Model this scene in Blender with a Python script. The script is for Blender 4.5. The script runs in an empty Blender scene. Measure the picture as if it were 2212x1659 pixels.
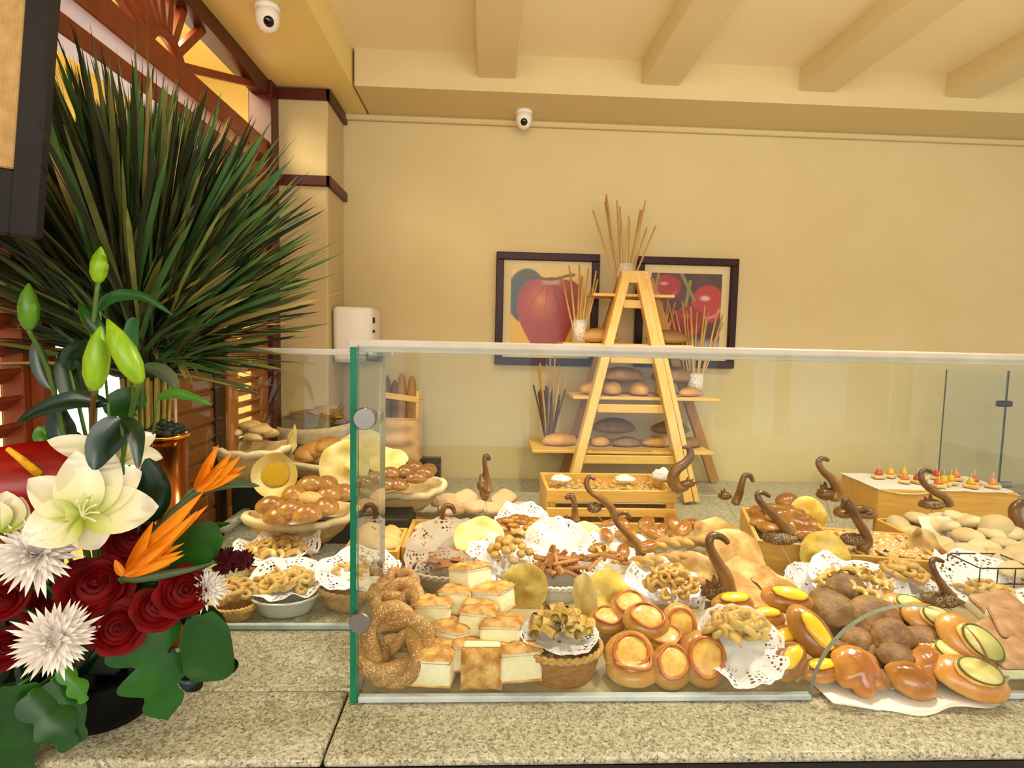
import bpy, bmesh, math, random
import numpy as np
from mathutils import Vector, Matrix, noise, Quaternion
random.seed(11)
SC = bpy.context.scene
COL = SC.collection
PI, RAD = math.pi, math.radians
# ---------------------------------------------------------------- camera, world, lights, exposure
F, W, H = 1250.0, 2212, 1659
CAM = Vector((0, 0, 1.6))
MC = Matrix.Rotation(RAD(-2.57), 3, 'Z') @ Matrix.Rotation(RAD(85.5), 3, 'X') @ Matrix.Rotation(RAD(1.27), 3, 'Z')
cd = bpy.data.cameras.new('camera')
cam = bpy.data.objects.new('camera', cd)
COL.objects.link(cam)
cd.sensor_fit = 'HORIZONTAL'
cd.sensor_width = 36
cd.lens = F / W * 36
cd.clip_start = 0.05
cam.matrix_world = Matrix.Translation(CAM) @ MC.to_4x4()
SC.camera = cam
SC.view_settings.view_transform = 'Standard'
SC.view_settings.look = 'None'
SC.view_settings.gamma = 1
SC.view_settings.use_curve_mapping = False
SC.view_settings.exposure = 1.06
wd = bpy.data.worlds.new('world')
SC.world = wd
wd.use_nodes = True
wd.node_tree.nodes['Background'].inputs[0].default_value = (1, .95, .86, 1)
wd.node_tree.nodes['Background'].inputs[1].default_value = .6


def lamp(name, kind, loc, target, power, col, size=.3, spot=60, blend=.6, sy=None):
    d = bpy.data.lights.new(name, kind)
    d.energy = power
    d.color = col
    if kind == 'AREA':
        d.size = size
        if sy:
            d.shape = 'RECTANGLE'
            d.size_y = sy
    else:
        d.shadow_soft_size = size
    if kind == 'SPOT':
        d.spot_size = RAD(spot)
        d.spot_blend = blend
    o = bpy.data.objects.new(name, d)
    COL.objects.link(o)
    o.location = loc
    o.rotation_euler = (Vector(target) - Vector(loc)).to_track_quat('-Z', 'Y').to_euler()
    return o


WARM = (1, .93, .79)
lamp('added_room_fill', 'AREA', (-.2, -1.8, 2.6), (-.2, 2.2, 1.8), 42, WARM, 3.0, sy=1.6)  # added fill behind the camera, no actual fitting; evens out the wall
for x, y in ((-.3, -1.1), (1.3, -1.3), (2.9, -1.0), (2.9, -3.2), (.6, -3.2)):
    lamp('added_fill_point', 'POINT', (x, y, 1.95), (0, 0, 0), 6, WARM, .22)  # made-up point lights, added to brighten ceiling and wall
for x, w_ in ((.05, 13), (.75, 13), (1.5, 11), (2.3, 9)):
    lamp('added_ceiling_fill', 'SPOT', (x, .1, 1.95), (x, .95, 2.72), w_, (1, .93, .78), .12, 96, .9)  # unseen spots added above the camera to lift the ceiling
for i, (x, y, tx, p) in enumerate(((-.35, 1.75, -.3, 9), (.45, 1.55, .4, 15), (1.15, 1.55, 1.1, 15), (1.9, 1.7, 1.8, 13))):
    lamp('counter_downlight', 'SPOT', (x, y, 2.54), (tx, 1.75, .95), p * 1.75, (1, .94, .80), .06, 95, .8)
lamp('ledge_downlight', 'SPOT', (1.15, 1.35, 2.5), (-.25, .95, .95), 48, (1, .93, .8), .03, 80, .6)
lamp('side_room_light', 'AREA', (-1.5, 1.6, 2.75), (-1.5, 1.7, 0), 30, (1, .86, .55), .9)


# ---------------------------------------------------------------- pixel of the photograph -> point at a depth or height
def at(px, py, Y=None, Z=None, X=None):
    d = MC @ Vector(((px - W / 2) / F, -(py - H / 2) / F, -1))
    t = (Y / d.y) if Y is not None else ((Z - CAM.z) / d.z if Z is not None else X / d.x)
    return CAM + d * t


CT = .95                                                     # counter top height


def S(px, py, dz=0, Z=None):
    """point of the heaped display: its surface climbs from the glass screen towards the back"""
    q = py - .022 * (px - 1106)
    z = float(np.interp(q, [1050, 1100, 1200, 1300, 1400, 1500], [.07, .075, .088, .088, .058, .022]))
    return at(px, py, Z=CT + z + dz) if Z is None else at(px, py, Z=CT + Z)


# ---------------------------------------------------------------- mesh helpers
def mk(name, V, Fs, mats, smooth=True, idx=None, uv=None):
    me = bpy.data.meshes.new(name)
    me.from_pydata([tuple(v) for v in V], [], [tuple(f) for f in Fs])
    for m in (mats if isinstance(mats, (list, tuple)) else [mats]):
        me.materials.append(m)
    if smooth and len(Fs) > 30 and len(Fs) != 52:            # square-cut pieces stay flat-shaded
        me.polygons.foreach_set('use_smooth', [True] * len(me.polygons))
    if idx is not None:
        me.polygons.foreach_set('material_index', idx)
    if uv is not None:
        l = me.uv_layers.new(name='UVMap')
        li = np.empty(len(me.loops), dtype=np.int32)
        me.loops.foreach_get('vertex_index', li)
        l.data.foreach_set('uv', np.asarray(uv, dtype=np.float32)[li].ravel())
    me.update()
    return me


def ob(name, me, parent=None, loc=(0, 0, 0), rot=None, s=None):
    o = bpy.data.objects.new(name, me)
    COL.objects.link(o)
    if parent is not None:
        o.parent = parent
    o.location = loc
    if rot is not None:
        if isinstance(rot, Matrix):
            rot = rot.to_euler()
        elif isinstance(rot, Quaternion):
            rot = rot.to_euler()
        else:
            rot = tuple(RAD(a) for a in rot)
        o.rotation_euler = rot
    if s is not None:
        o.scale = (s, s, s) if isinstance(s, (int, float)) else s
    return o


def tag(o, label=None, cat=None, group=None, kind=None):
    if label:
        o['label'] = label
    if cat:
        o['category'] = cat
    if group:
        o['group'] = group
    if kind:
        o['kind'] = kind
    return o


def thing(name, label, cat, parts, loc=(0, 0, 0), rot=None, s=None, group=None, kind=None):
    """parts: one mesh, or a list of (part name, mesh, [sub-parts of the same form])."""
    if not isinstance(parts, (list, tuple)):
        o = ob(name, parts, None, loc, rot, s)
    else:
        o = ob(name, None, None, loc, rot, s)
        o.empty_display_size = .05
        for p in parts:
            add(o, p)
    return tag(o, label, cat, group, kind)


def add(o, p):
    c = ob(p[0], p[1], o)
    for q in (p[2] if len(p) > 2 else ()):
        ob(q[0], q[1], c)
    return c


def struct(name, me, loc=(0, 0, 0), rot=None):
    return tag(ob(name, me, None, loc, rot), kind='structure')


def merge(*gs):
    V, Fs, n = [], [], 0
    for v, f in gs:
        V += [tuple(x) for x in v]
        Fs += [tuple(i + n for i in q) for q in f]
        n += len(v)
    return V, Fs


def xf(g, m):
    return [tuple(m @ Vector(v)) for v in g[0]], g[1]


def mv(g, x=0, y=0, z=0):
    return [(v[0] + x, v[1] + y, v[2] + z) for v in g[0]], g[1]


def box(x0, x1, y0, y1, z0, z1, b=0, seg=1):
    V = [(x, y, z) for x in (x0, x1) for y in (y0, y1) for z in (z0, z1)]
    Fs = [(0, 1, 3, 2), (4, 6, 7, 5), (0, 4, 5, 1), (2, 3, 7, 6), (0, 2, 6, 4), (1, 5, 7, 3)]
    if not b:
        return V, Fs
    bm = bmesh.new()
    vs = [bm.verts.new(v) for v in V]
    for f in Fs:
        bm.faces.new([vs[i] for i in f])
    bmesh.ops.bevel(bm, geom=bm.edges[:], offset=b, segments=seg, affect='EDGES', profile=.6)
    bm.verts.index_update()
    g = [tuple(v.co) for v in bm.verts], [tuple(v.index for v in f.verts) for f in bm.faces]
    bm.free()
    return g


def grid(nu, nv, fn, wrap=False):
    V = [fn(i / (nu if wrap else nu - 1), j / (nv - 1)) for j in range(nv) for i in range(nu)]
    Fs = []
    for j in range(nv - 1):
        for i in range(nu if wrap else nu - 1):
            k = (i + 1) % nu
            Fs.append((j * nu + i, j * nu + k, (j + 1) * nu + k, (j + 1) * nu + i))
    return V, Fs


def sph(fn, nu=20, nv=12):
    """closed surface from a function of the unit direction"""
    V = [fn(Vector((0, 0, -1)))]
    for j in range(1, nv):
        t = PI * j / nv
        for i in range(nu):
            a = 2 * PI * i / nu
            V.append(fn(Vector((math.sin(t) * math.cos(a), math.sin(t) * math.sin(a), -math.cos(t)))))
    V.append(fn(Vector((0, 0, 1))))
    Fs = [(0, 1 + (i + 1) % nu, 1 + i) for i in range(nu)]
    for j in range(nv - 2):
        for i in range(nu):
            a, b = 1 + j * nu, 1 + (j + 1) * nu
            k = (i + 1) % nu
            Fs.append((a + i, a + k, b + k, b + i))
    n = len(V) - 1
    b = 1 + (nv - 2) * nu
    Fs += [(b + i, b + (i + 1) % nu, n) for i in range(nu)]
    return V, Fs


def nz(v, f, s=0):
    return noise.noise(Vector(v) * f + Vector((s * 7.3, s * 3.1, s * 1.7)))


def blob(sx, sy, sz, amp=.06, fr=1.6, seed=0, flat=.55, nu=20, nv=12, pw=1.0, fn=None):
    def f(d):
        r = 1 + amp * nz(d, fr, seed) + amp * .4 * nz(d, fr * 3, seed + 5)
        if fn:
            r *= fn(d)
        q = [math.copysign(abs(c) ** pw, c) for c in d]
        return (q[0] * sx * r, q[1] * sy * r, q[2] * sz * r * (flat if q[2] < 0 else 1))
    return sph(f, nu, nv)


def lathe(prof, n=32, fn=None, closed=False):
    m = len(prof)
    V, Fs = [], []
    for j, (r, z) in enumerate(prof):
        for i in range(n):
            a = 2 * PI * i / n
            p = (r * math.cos(a), r * math.sin(a), z)
            V.append(fn(p, a, j) if fn else p)
    for j in range(m - 1 if not closed else m):
        jj = (j + 1) % m
        for i in range(n):
            k = (i + 1) % n
            Fs.append((j * n + i, j * n + k, jj * n + k, jj * n + i))
    if not closed:
        if prof[0][0] > 1e-5:
            Fs.append(tuple(range(n - 1, -1, -1)))
        if prof[-1][0] > 1e-5:
            Fs.append(tuple((m - 1) * n + i for i in range(n)))
    return V, Fs


def spline(P, n):
    P = [Vector(p) for p in P]
    out = []
    for t in np.linspace(0, len(P) - 1, n):
        i = min(int(t), len(P) - 2)
        u = t - i
        a, b, c, d = P[max(i - 1, 0)], P[i], P[i + 1], P[min(i + 2, len(P) - 1)]
        out.append(.5 * ((2 * b) + (c - a) * u + (2 * a - 5 * b + 4 * c - d) * u * u + (3 * b - a - 3 * c + d) * u ** 3))
    return out


def tube(P, r, n=8, closed=False, flat=1.0, cap=True):
    P = [Vector(p) for p in P]
    m = len(P)
    rr = r if hasattr(r, '__len__') else [r] * m
    if len(rr) != m:
        rr = list(np.interp(np.linspace(0, 1, m), np.linspace(0, 1, len(rr)), rr))
    T = [(P[(i + 1) % m] - P[i - 1]).normalized() if closed or 0 < i < m - 1 else ((P[1] - P[0]) if i == 0 else (P[-1] - P[-2])).normalized() for i in range(m)]
    u = T[0].orthogonal().normalized()
    V, Fs = [], []
    for i in range(m):
        u = (u - T[i] * u.dot(T[i]))
        u = u.normalized() if u.length > 1e-6 else T[i].orthogonal().normalized()
        w = T[i].cross(u)
        for k in range(n):
            a = 2 * PI * k / n
            V.append(P[i] + (u * math.cos(a) + w * math.sin(a) * flat) * rr[i])
    for i in range(m if closed else m - 1):
        j = (i + 1) % m
        for k in range(n):
            l = (k + 1) % n
            Fs.append((i * n + k, i * n + l, j * n + l, j * n + k))
    if cap and not closed:
        a, b = len(V), len(V) + 1
        V += [P[0] - T[0] * rr[0] * .5, P[-1] + T[-1] * rr[-1] * .5]
        Fs += [(a, (k + 1) % n, k) for k in range(n)] + [(b, (m - 1) * n + k, (m - 1) * n + (k + 1) % n) for k in range(n)]
    return V, Fs


def bar(a, b, w, t, up=(0, 0, 1), bev=.002):
    """a square-cut bar from a to b, w wide (sideways) and t deep (along up)"""
    a, b = Vector(a), Vector(b)
    L = (b - a).length
    x = (b - a).normalized()
    u = Vector(up)
    u = (u - x * u.dot(x)).normalized()
    y = u.cross(x)
    m = Matrix((x, y, u)).transposed()
    g = box(0, L, -w / 2, w / 2, -t / 2, t / 2, bev)
    return [tuple(a + m @ Vector(v)) for v in g[0]], g[1]


def face(d, spin=0):
    return (Vector(d).to_track_quat('Z', 'Y') @ Quaternion((0, 0, 1), RAD(spin)))


# ---------------------------------------------------------------- materials
def lin(h):
    h = h.lstrip('#')
    c = [int(h[i:i + 2], 16) / 255 for i in (0, 2, 4)]
    return tuple(x / 12.92 if x <= .04045 else ((x + .055) / 1.055) ** 2.4 for x in c) + (1,)


class N:
    def __init__(s, name):
        s.m = bpy.data.materials.new(name)
        s.m.use_nodes = True
        s.t = s.m.node_tree
        s.b = s.t.nodes['Principled BSDF']
        s.o = s.t.nodes['Material Output']

    def n(s, k, **kw):
        x = s.t.nodes.new(k)
        for a, b in kw.items():
            setattr(x, a, b)
        return x

    def l(s, a, b):
        s.t.links.new(a, b)

    def coord(s, k='Object', scale=None):
        c = s.n('ShaderNodeTexCoord')
        o = c.outputs[k]
        if scale:
            mp = s.n('ShaderNodeMapping')
            mp.inputs['Scale'].default_value = scale
            s.l(o, mp.inputs[0])
            o = mp.outputs[0]
        return o

    def noise(s, co, scale, detail=4, rough=.55):
        x = s.n('ShaderNodeTexNoise')
        x.inputs['Scale'].default_value = scale
        x.inputs['Detail'].default_value = detail
        x.inputs['Roughness'].default_value = rough
        s.l(co, x.inputs['Vector'])
        return x.outputs[0]

    def ramp(s, fac, stops):
        r = s.n('ShaderNodeValToRGB')
        e = r.color_ramp.elements
        while len(e) < len(stops):
            e.new(.5)
        for i, (p, c) in enumerate(stops):
            e[i].position = p
            e[i].color = lin(c) if isinstance(c, str) else ((c, c, c, 1) if isinstance(c, (int, float)) else c)
        s.l(fac, r.inputs[0])
        return r.outputs[0]

    def mix(s, fac, a, b, mode='MIX'):
        x = s.n('ShaderNodeMix', data_type='RGBA', blend_type=mode)
        for v, i in ((fac, 0), (a, 6), (b, 7)):
            if isinstance(v, str):
                x.inputs[i].default_value = lin(v)
            elif isinstance(v, (int, float)):
                x.inputs[i].default_value = v
            elif isinstance(v, tuple):
                x.inputs[i].default_value = v
            else:
                s.l(v, x.inputs[i])
        return x.outputs[2]

    def math(s, op, a, b=None):
        x = s.n('ShaderNodeMath', operation=op)
        for v, i in ((a, 0), (b, 1)):
            if v is None:
                continue
            if isinstance(v, (int, float)):
                x.inputs[i].default_value = v
            else:
                s.l(v, x.inputs[i])
        return x.outputs[0]

    def vary(s, col, amt, mid=1.0):
        oi = s.n('ShaderNodeObjectInfo')
        h = s.n('ShaderNodeHueSaturation')
        s.l(s.math('ADD', s.math('MULTIPLY', oi.outputs['Random'], amt * 2), mid - amt), h.inputs['Value'])
        s.l(col, h.inputs['Color'])
        return h.outputs[0]

    def bump(s, height, strength, dist=.01):
        b = s.n('ShaderNodeBump')
        b.inputs['Strength'].default_value = strength
        b.inputs['Distance'].default_value = dist
        s.l(height, b.inputs['Height'])
        s.l(b.outputs[0], s.b.inputs['Normal'])

    def fin(s, col=None, rough=.5, metal=0, spec=.5, coat=0, sss=0, transl=None):
        if col is not None:
            if isinstance(col, str):
                s.b.inputs['Base Color'].default_value = lin(col)
            else:
                s.l(col, s.b.inputs['Base Color'])
        if isinstance(rough, (int, float)):
            s.b.inputs['Roughness'].default_value = rough
        else:
            s.l(rough, s.b.inputs['Roughness'])
        s.b.inputs['Metallic'].default_value = metal
        s.b.inputs['Specular IOR Level'].default_value = spec
        s.b.inputs['Coat Weight'].default_value = coat
        s.b.inputs['Coat Roughness'].default_value = .15
        if sss:
            s.b.inputs['Subsurface Weight'].default_value = sss
            s.b.inputs['Subsurface Radius'].default_value = (.01, .006, .003)
        if transl:
            tr = s.n('ShaderNodeBsdfTranslucent')
            if col is not None and not isinstance(col, str):
                s.l(col, tr.inputs[0])
            else:
                tr.inputs[0].default_value = lin(col)
            mx = s.n('ShaderNodeMixShader')
            mx.inputs[0].default_value = transl
            s.l(s.b.outputs[0], mx.inputs[1])
            s.l(tr.outputs[0], mx.inputs[2])
            s.l(mx.outputs[0], s.o.inputs[0])
        return s.m


def plain(name, col, rough=.5, metal=0, spec=.4, coat=0, col2=None, scale=12, bump=0, bs=60, vary=0, stretch=None, transl=None, lo=.35, hi=.65):
    k = N(name)
    co = k.coord('Object', stretch)
    c = k.ramp(k.noise(co, scale, 5), [(lo, col), (hi, col2 or col)])
    if vary:
        c = k.vary(c, vary)
    if bump:
        k.bump(k.noise(co, bs, 4), bump, .004)
    return k.fin(c, rough, metal, spec, coat, transl=transl)


def bread(name, pale, gold, brown, rough=.45, lo=.25, hi=.8, ns=18, bump=.3, bs=70, coat=0, vary=.12, seed=None, ss=260, sd=.3, amt=.25):
    """crust: pale underneath, baked gold and brown towards the top, mottled; optional scattered seeds"""
    k = N(name)
    g = k.n('ShaderNodeTexCoord')
    sx = k.n('ShaderNodeSeparateXYZ')
    k.l(g.outputs['Generated'], sx.inputs[0])
    co = g.outputs['Object']
    n1 = k.noise(co, ns, 5)
    f = k.math('ADD', sx.outputs[2], k.math('MULTIPLY', k.math('SUBTRACT', n1, .5), amt * 4))
    c = k.ramp(f, [(lo, pale), ((lo + hi) / 2, gold), (hi, brown)])
    if seed:
        v = k.n('ShaderNodeTexVoronoi')
        v.inputs['Scale'].default_value = ss
        k.l(co, v.inputs['Vector'])
        m = k.math('LESS_THAN', v.outputs['Distance'], sd)
        m = k.math('MULTIPLY', m, k.math('GREATER_THAN', k.noise(co, 40, 2), .42))
        c = k.mix(m, c, seed)
    c = k.vary(c, vary, .86)
    k.bump(k.noise(co, bs, 5), bump, .004)
    return k.fin(c, rough, 0, .4, coat)


def woodm(name, a, b, rough=.45, stretch=(30, 30, 2.5), vary=.06, coat=0):
    k = N(name)
    co = k.coord('Object', stretch)
    c = k.ramp(k.noise(co, 2.2, 6, .6), [(.3, a), (.7, b)])
    c = k.vary(c, vary)
    k.bump(k.noise(co, 6, 4), .08, .002)
    return k.fin(c, rough, 0, .4, coat)


def glassm(name, tint=(.93, .955, .93, 1), refl=1.0):
    k = N(name)
    k.t.nodes.remove(k.b)
    tr = k.n('ShaderNodeBsdfTransparent')
    tr.inputs[0].default_value = tint
    gl = k.n('ShaderNodeBsdfGlossy')
    gl.inputs['Roughness'].default_value = .02
    fr = k.n('ShaderNodeFresnel')
    fr.inputs[0].default_value = 1.5
    mx = k.n('ShaderNodeMixShader')
    ge = k.n('ShaderNodeNewGeometry')                      # a thin sheet: each face mirrors only on its outer side
    k.l(k.math('MULTIPLY', k.math('MULTIPLY', fr.outputs[0], 1.35), k.math('SUBTRACT', refl, ge.outputs['Backfacing'])), mx.inputs[0])
    k.l(tr.outputs[0], mx.inputs[1])
    k.l(gl.outputs[0], mx.inputs[2])
    k.l(mx.outputs[0], k.o.inputs[0])
    return k.m


def granite():
    k = N('speckled_granite')
    co = k.coord('Object')
    v = k.n('ShaderNodeTexVoronoi')
    v.inputs['Scale'].default_value = 195
    nn = k.n('ShaderNodeTexNoise')
    nn.inputs['Scale'].default_value = 60
    k.l(co, nn.inputs['Vector'])
    wv = k.n('ShaderNodeVectorMath', operation='MULTIPLY_ADD')
    k.l(nn.outputs[1], wv.inputs[0])
    wv.inputs[1].default_value = (.009, .009, .009)
    k.l(co, wv.inputs[2])
    k.l(wv.outputs[0], v.inputs['Vector'])
    sp = k.n('ShaderNodeSeparateColor')
    k.l(v.outputs['Color'], sp.inputs[0])
    c = k.ramp(sp.outputs[0], [(0, '28241a'), (.12, '4e4837'), (.28, '7f775e'), (.5, '989075'), (.8, 'ada68b'), (1, 'c9c3ab')])
    c2 = k.ramp(k.noise(co, 300, 3), [(.37, '2f2a1e'), (.46, 'b3ac90'), (.7, 'cfc9b0')])
    c = k.mix(.45, c, c2)
    return k.fin(c, .36, 0, .45)


GRANITE = granite()
WALL = plain('cream_wall_paint', 'd3c092', .75, col2='cfbb8a', scale=3, bump=.03, bs=120)
WALL2 = plain('yellow_cream_paint', 'e6d088', .75, col2='e2ca80', scale=3)
BEAM = plain('beam_paint', 'dbc99c', .78, col2='d8c598', scale=2)
WALLP = plain('shaded_wall_paint', 'c6b284', .75, col2='c2ad7e', scale=3)  # same wall paint, darkened so the pillar's shade sits in its colour
CEIL = plain('ceiling_paint', 'eedeb8', .8, col2='ebdab2', scale=2)
REDWOOD = woodm('red_brown_wood', '6e2c10', '8c3d18', .38, (12, 12, 3))
DARKRED = woodm('dark_red_wood', '40120a', '55190d', .38, (12, 12, 3))
MIDWOOD = woodm('mid_brown_wood', '86501f', 'a3662c', .42, (14, 14, 3))
DARKWOOD = plain('near_black_wood', '120c09', .45, col2='17100c', spec=.25)
PINE = woodm('pale_pine', 'd8a951', 'e8c276', .42, (40, 40, 3))
PINEX = woodm('pale_pine_cross', 'd6a54c', 'e6bf70', .42, (3, 40, 40))
CRATEW = woodm('honey_crate_wood', 'cf9740', 'dfae58', .42, (3, 40, 40))
BLACK = plain('matt_black', '14110e', .6)
CHROME = plain('brushed_steel', '8f8c86', .38, 1)
BLACKSTEEL = plain('dark_steel', '3b3a38', .3, 1)
WHITEPL = plain('white_plastic', 'ece3d8', .35)
LENS = plain('black_lens', '0b0a09', .08)
GLASS = glassm('clear_glass')
GEDGE = plain('green_glass_edge', '0b5a42', .35, col2='137456', scale=5, spec=.2)
PAPER = plain('white_paper', 'efece4', .7, transl=.2)
# ---------------------------------------------------------------- room
WY = 2.65
struct('floor', mk('floor', *box(-4, 6, .3, 3.4, -.05, 0), plain('floor_tile', 'd8c6a4', .4)))
struct('floor_dining', mk('floor_dining', *box(-4, 6, -6, -.75, -.05, 0), plain('brown_carpet', '8a6a4c', .9)))
struct('wall_back', mk('wall_back', *box(-.9, 4.6, WY, WY + .1, 0, 2.8), WALL))
struct('wall_pillar', mk('wall_pillar', *box(-.86, -.645, 2.39, WY, 0, 2.58, .006), WALLP))
struct('wall_side_room', mk('wall_side', *box(-2.6, -2.5, -1, 4, 0, 3), WALL2))
struct('wall_side_room_end', mk('wall_end', *box(-2.5, -.86, 3.2, 3.3, 0, 3), WALL2))
SZ = 2.56
struct('ceiling', mk('ceiling', *box(-.54, 5, -1.6, 2.4, 2.70, 2.82), CEIL))
struct('ceiling_soffit_back', mk('soffit_back', *box(-.53, 5, 2.345, WY, SZ, 2.75), WALL))
struct('ceiling_soffit_side', mk('soffit_side', *box(-.96, -.54, -1.6, WY, SZ, 2.75), WALL2))
struct('ceiling_side_room', mk('ceiling_side_room', *box(-2.6, -.9, -1, 4, 2.9, 3), WALL2))
for x0 in (-.055, .59, 1.225, 1.83):
    struct('ceiling_beam', mk('ceiling_beam', *box(x0, x0 + .15, -1.6, 2.36, 2.61, 2.74, .004), BEAM))
# small shadow-line cove where the wall meets the soffit
struct('trim_1', mk('cove', *box(-.645, 4.6, 2.62, WY, 2.535, 2.56, .008), WALL))
# dark wood bands round the pillar
for n, z in ((2, 2.565), (3, 2.205)):
    z -= .03 if n == 2 else 0
    g = merge(box(-.87, -.63, 2.372, 2.392, z - .02, z + .02, .003), box(-.648, -.628, 2.372, WY, z - .02, z + .02, .003))
    struct('trim_%d' % n, mk('pillar_band', *g, DARKRED))
struct('baseboard_back', mk('baseboard', *box(-.64, 4.6, 2.63, WY, 0, .1), DARKRED))

# ---- louvred partition on the side (plane x = -.88)
PX = -.88


def louvre(name, y0, y1, z0, z1, stile, wood, slatm, pitch, ang=32, depthm=.034):
    d = ob(name, None)
    tag(d, kind='structure')
    for a, b in ((y0, y0 + stile), (y1 - stile, y1)):
        ob('stile', mk('stile', *box(PX - .02, PX + .02, a, b, z0, z1, .003), wood), d)
    for a, b in ((z0, z0 + .09), (z1 - .07, z1)):
        ob('rail', mk('rail', *box(PX - .018, PX + .018, y0 + stile, y1 - stile, a, b, .003), wood), d)
    me = mk('slat', *box(-depthm / 2, depthm / 2, y0 + stile - .004, y1 - stile + .004, -.004, .004, .001), slatm)
    z = z0 + .11
    while z < z1 - .08:
        ob('slat', me, d, (PX, 0, z), (0, ang, 0))
        z += pitch
    return d


louvre('door_1', 1.97, 2.32, .5, 2.19, .075, MIDWOOD, MIDWOOD, .043, -35, .045)
louvre('door_2', .55, 1.13, .5, 2.0, .02, REDWOOD, REDWOOD, .05, -35, .045)
struct('trim_4', mk('door_post_far', *box(PX - .045, PX + .045, 2.32, 2.405, 0, SZ, .004), DARKRED))
struct('trim_5', mk('door_post_near', *box(PX - .04, PX + .04, 1.13, 1.172, 0, 2.19, .004), REDWOOD))
struct('trim_6', mk('door_head', *box(PX - .03, PX + .03, .5, 2.33, 2.18, 2.225, .003), REDWOOD))
# a plain wooden leaf folded back beside the louvred one
d3 = tag(ob('door_3', None), kind='structure')
ob('panel', mk('panel', *box(PX - .02, PX - .005, 1.66, 1.965, .5, 1.66), woodm('umber_wood', '5a3312', '6f421a', .4, (3, 14, 30))), d3)
ob('stile', mk('stile', *box(PX - .03, PX + .01, 1.90, 1.965, .5, 1.7, .003), woodm('black_brown_wood', '21120a', '2c190d', .35)), d3)
for z in np.arange(.98, 1.62, .055):
    ob('slat', mk('slat', *box(PX - .006, PX + .001, 1.66, 1.9, z, z + .045, .002), bpy.data.materials['umber_wood']), d3)

# ---- sunburst transom above the doors
tr = thing('sunburst_transom', 'red-brown wooden transom with spokes fanning out from a half-round hub, above the louvred doors', 'transom', [])
HY, HZ = 1.655, 2.32
ob('bottom_rail', mk('bottom_rail', *box(PX - .03, PX + .03, .5, 2.32, 2.265, 2.335, .003), REDWOOD), tr)
ob('top_rail', mk('top_rail', *box(PX - .03, PX + .035, .5, 2.32, 2.505, 2.56, .003), DARKRED), tr)
hub = [(PX, HY + .085 * math.cos(a), HZ + .075 * math.sin(a)) for a in np.linspace(0, PI, 17)]
ob('hub', mk('hub', *tube(hub, .016, 8, flat=1.3), REDWOOD), tr)
for a in (18, 42, 62, 80, 96, 112, 128, 144, 160):
    c, s_ = math.cos(RAD(a)), math.sin(RAD(a))
    L = min(.69 / max(abs(c), .01), .195 / max(s_ * 1.0, .01))
    ob('spoke', mk('spoke', *bar((PX, HY + .09 * c, HZ + .08 * s_), (PX, HY + L * c * 1.02, HZ + L * s_ * 1.02), .024, .022, (1, 0, 0)), REDWOOD), tr)

# ---- daylight window of the side room, seen through the doorway
wm = N('daylight_window')
e = wm.n('ShaderNodeEmission')
e.inputs[0].default_value = (1, .97, .86, 1)
e.inputs[1].default_value = 3.2
wm.l(e.outputs[0], wm.o.inputs[0])
w1 = tag(ob('window_1', None), kind='structure')
ob('pane', mk('pane', *box(-2.48, -1.5, 3.18, 3.19, .6, 1.72), wm.m), w1)
for a in (-2.5, -1.5):
    ob('window_frame', mk('window_frame', *box(a, a + .05, 3.15, 3.19, .55, 1.77), WHITEPL), w1)
for a in (.55, 1.72):
    ob('window_frame', mk('window_frame', *box(-2.45, -1.5, 3.15, 3.19, a, a + .05), WHITEPL), w1)

# ---- hessian-covered hanging panel with a black frame, close to the camera
A = at(106, 180, Y=.80)
HESS = N('hessian')
co = HESS.coord('Object', (1, 1, 1))
wv = HESS.n('ShaderNodeTexWave', bands_direction='Z')
wv.inputs['Scale'].default_value = 130
HESS.l(co, wv.inputs['Vector'])
wv2 = HESS.n('ShaderNodeTexWave', bands_direction='X')
wv2.inputs['Scale'].default_value = 130
HESS.l(co, wv2.inputs['Vector'])
wf = HESS.math('MULTIPLY', wv.outputs[0], wv2.outputs[0])
HESS.bump(wf, .4, .002)
HESS = HESS.fin(HESS.ramp(HESS.math('ADD', HESS.math('MULTIPLY', wf, .4), HESS.math('MULTIPLY', HESS.noise(co, 60, 4), .6)), [(.2, '9a7748'), (.7, 'c9a468')]), .9)
sg = thing('hanging_panel', 'hessian-covered panel in a thick black frame hanging at the top edge above the flowers', 'panel', [], (A.x, .80, A.z), (0, 6.5, 0))
ob('fabric', mk('fabric', *box(-.30, -.034, -.004, .008, -.115, .30, .002), HESS), sg)
ob('frame', mk('frame', *box(-.034, .0, -.006, .012, -.20, .30, .003), DARKWOOD), sg)
ob('frame', mk('frame', *box(-.33, -.034, -.006, .012, -.20, -.115, .003), DARKWOOD), sg)

# ---- security cameras
cam_dome = [('base', mk('cam_base', *lathe([(0, 0), (.036, 0), (.036, -.012), (.034, -.014), (0, -.014)], 28), WHITEPL)),
            ('housing', mk('cam_housing', *lathe([(.034, -.013), (.034, -.035), (.031, -.05), (.024, -.064), (.013, -.072), (0, -.075)], 28), WHITEPL)),
            ('lens', mk('cam_lens', *mv(lathe([(0, -.004), (.0145, -.004), (.0145, .002), (.011, .005), (0, .006)], 20), 0, 0, 0), LENS))]


def seccam(px, py, label, lx):
    p = at(px, py, Z=SZ)
    p.y = min(p.y, 2.60)
    o = thing('security_camera', label, 'camera', cam_dome[:2], p)
    d = (CAM + Vector((lx, 0, .2)) - p).normalized()
    d.z = -.55
    d.normalize()
    ob('lens', cam_dome[2][1], o, Vector((0, 0, -.038)) + d * .033, face(d))


seccam(578, 14, 'white dome security camera on the yellow soffit beside the sunburst transom', .2)
seccam(1132, 240, 'white dome security camera on the soffit above the framed fruit print', .1)

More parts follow.
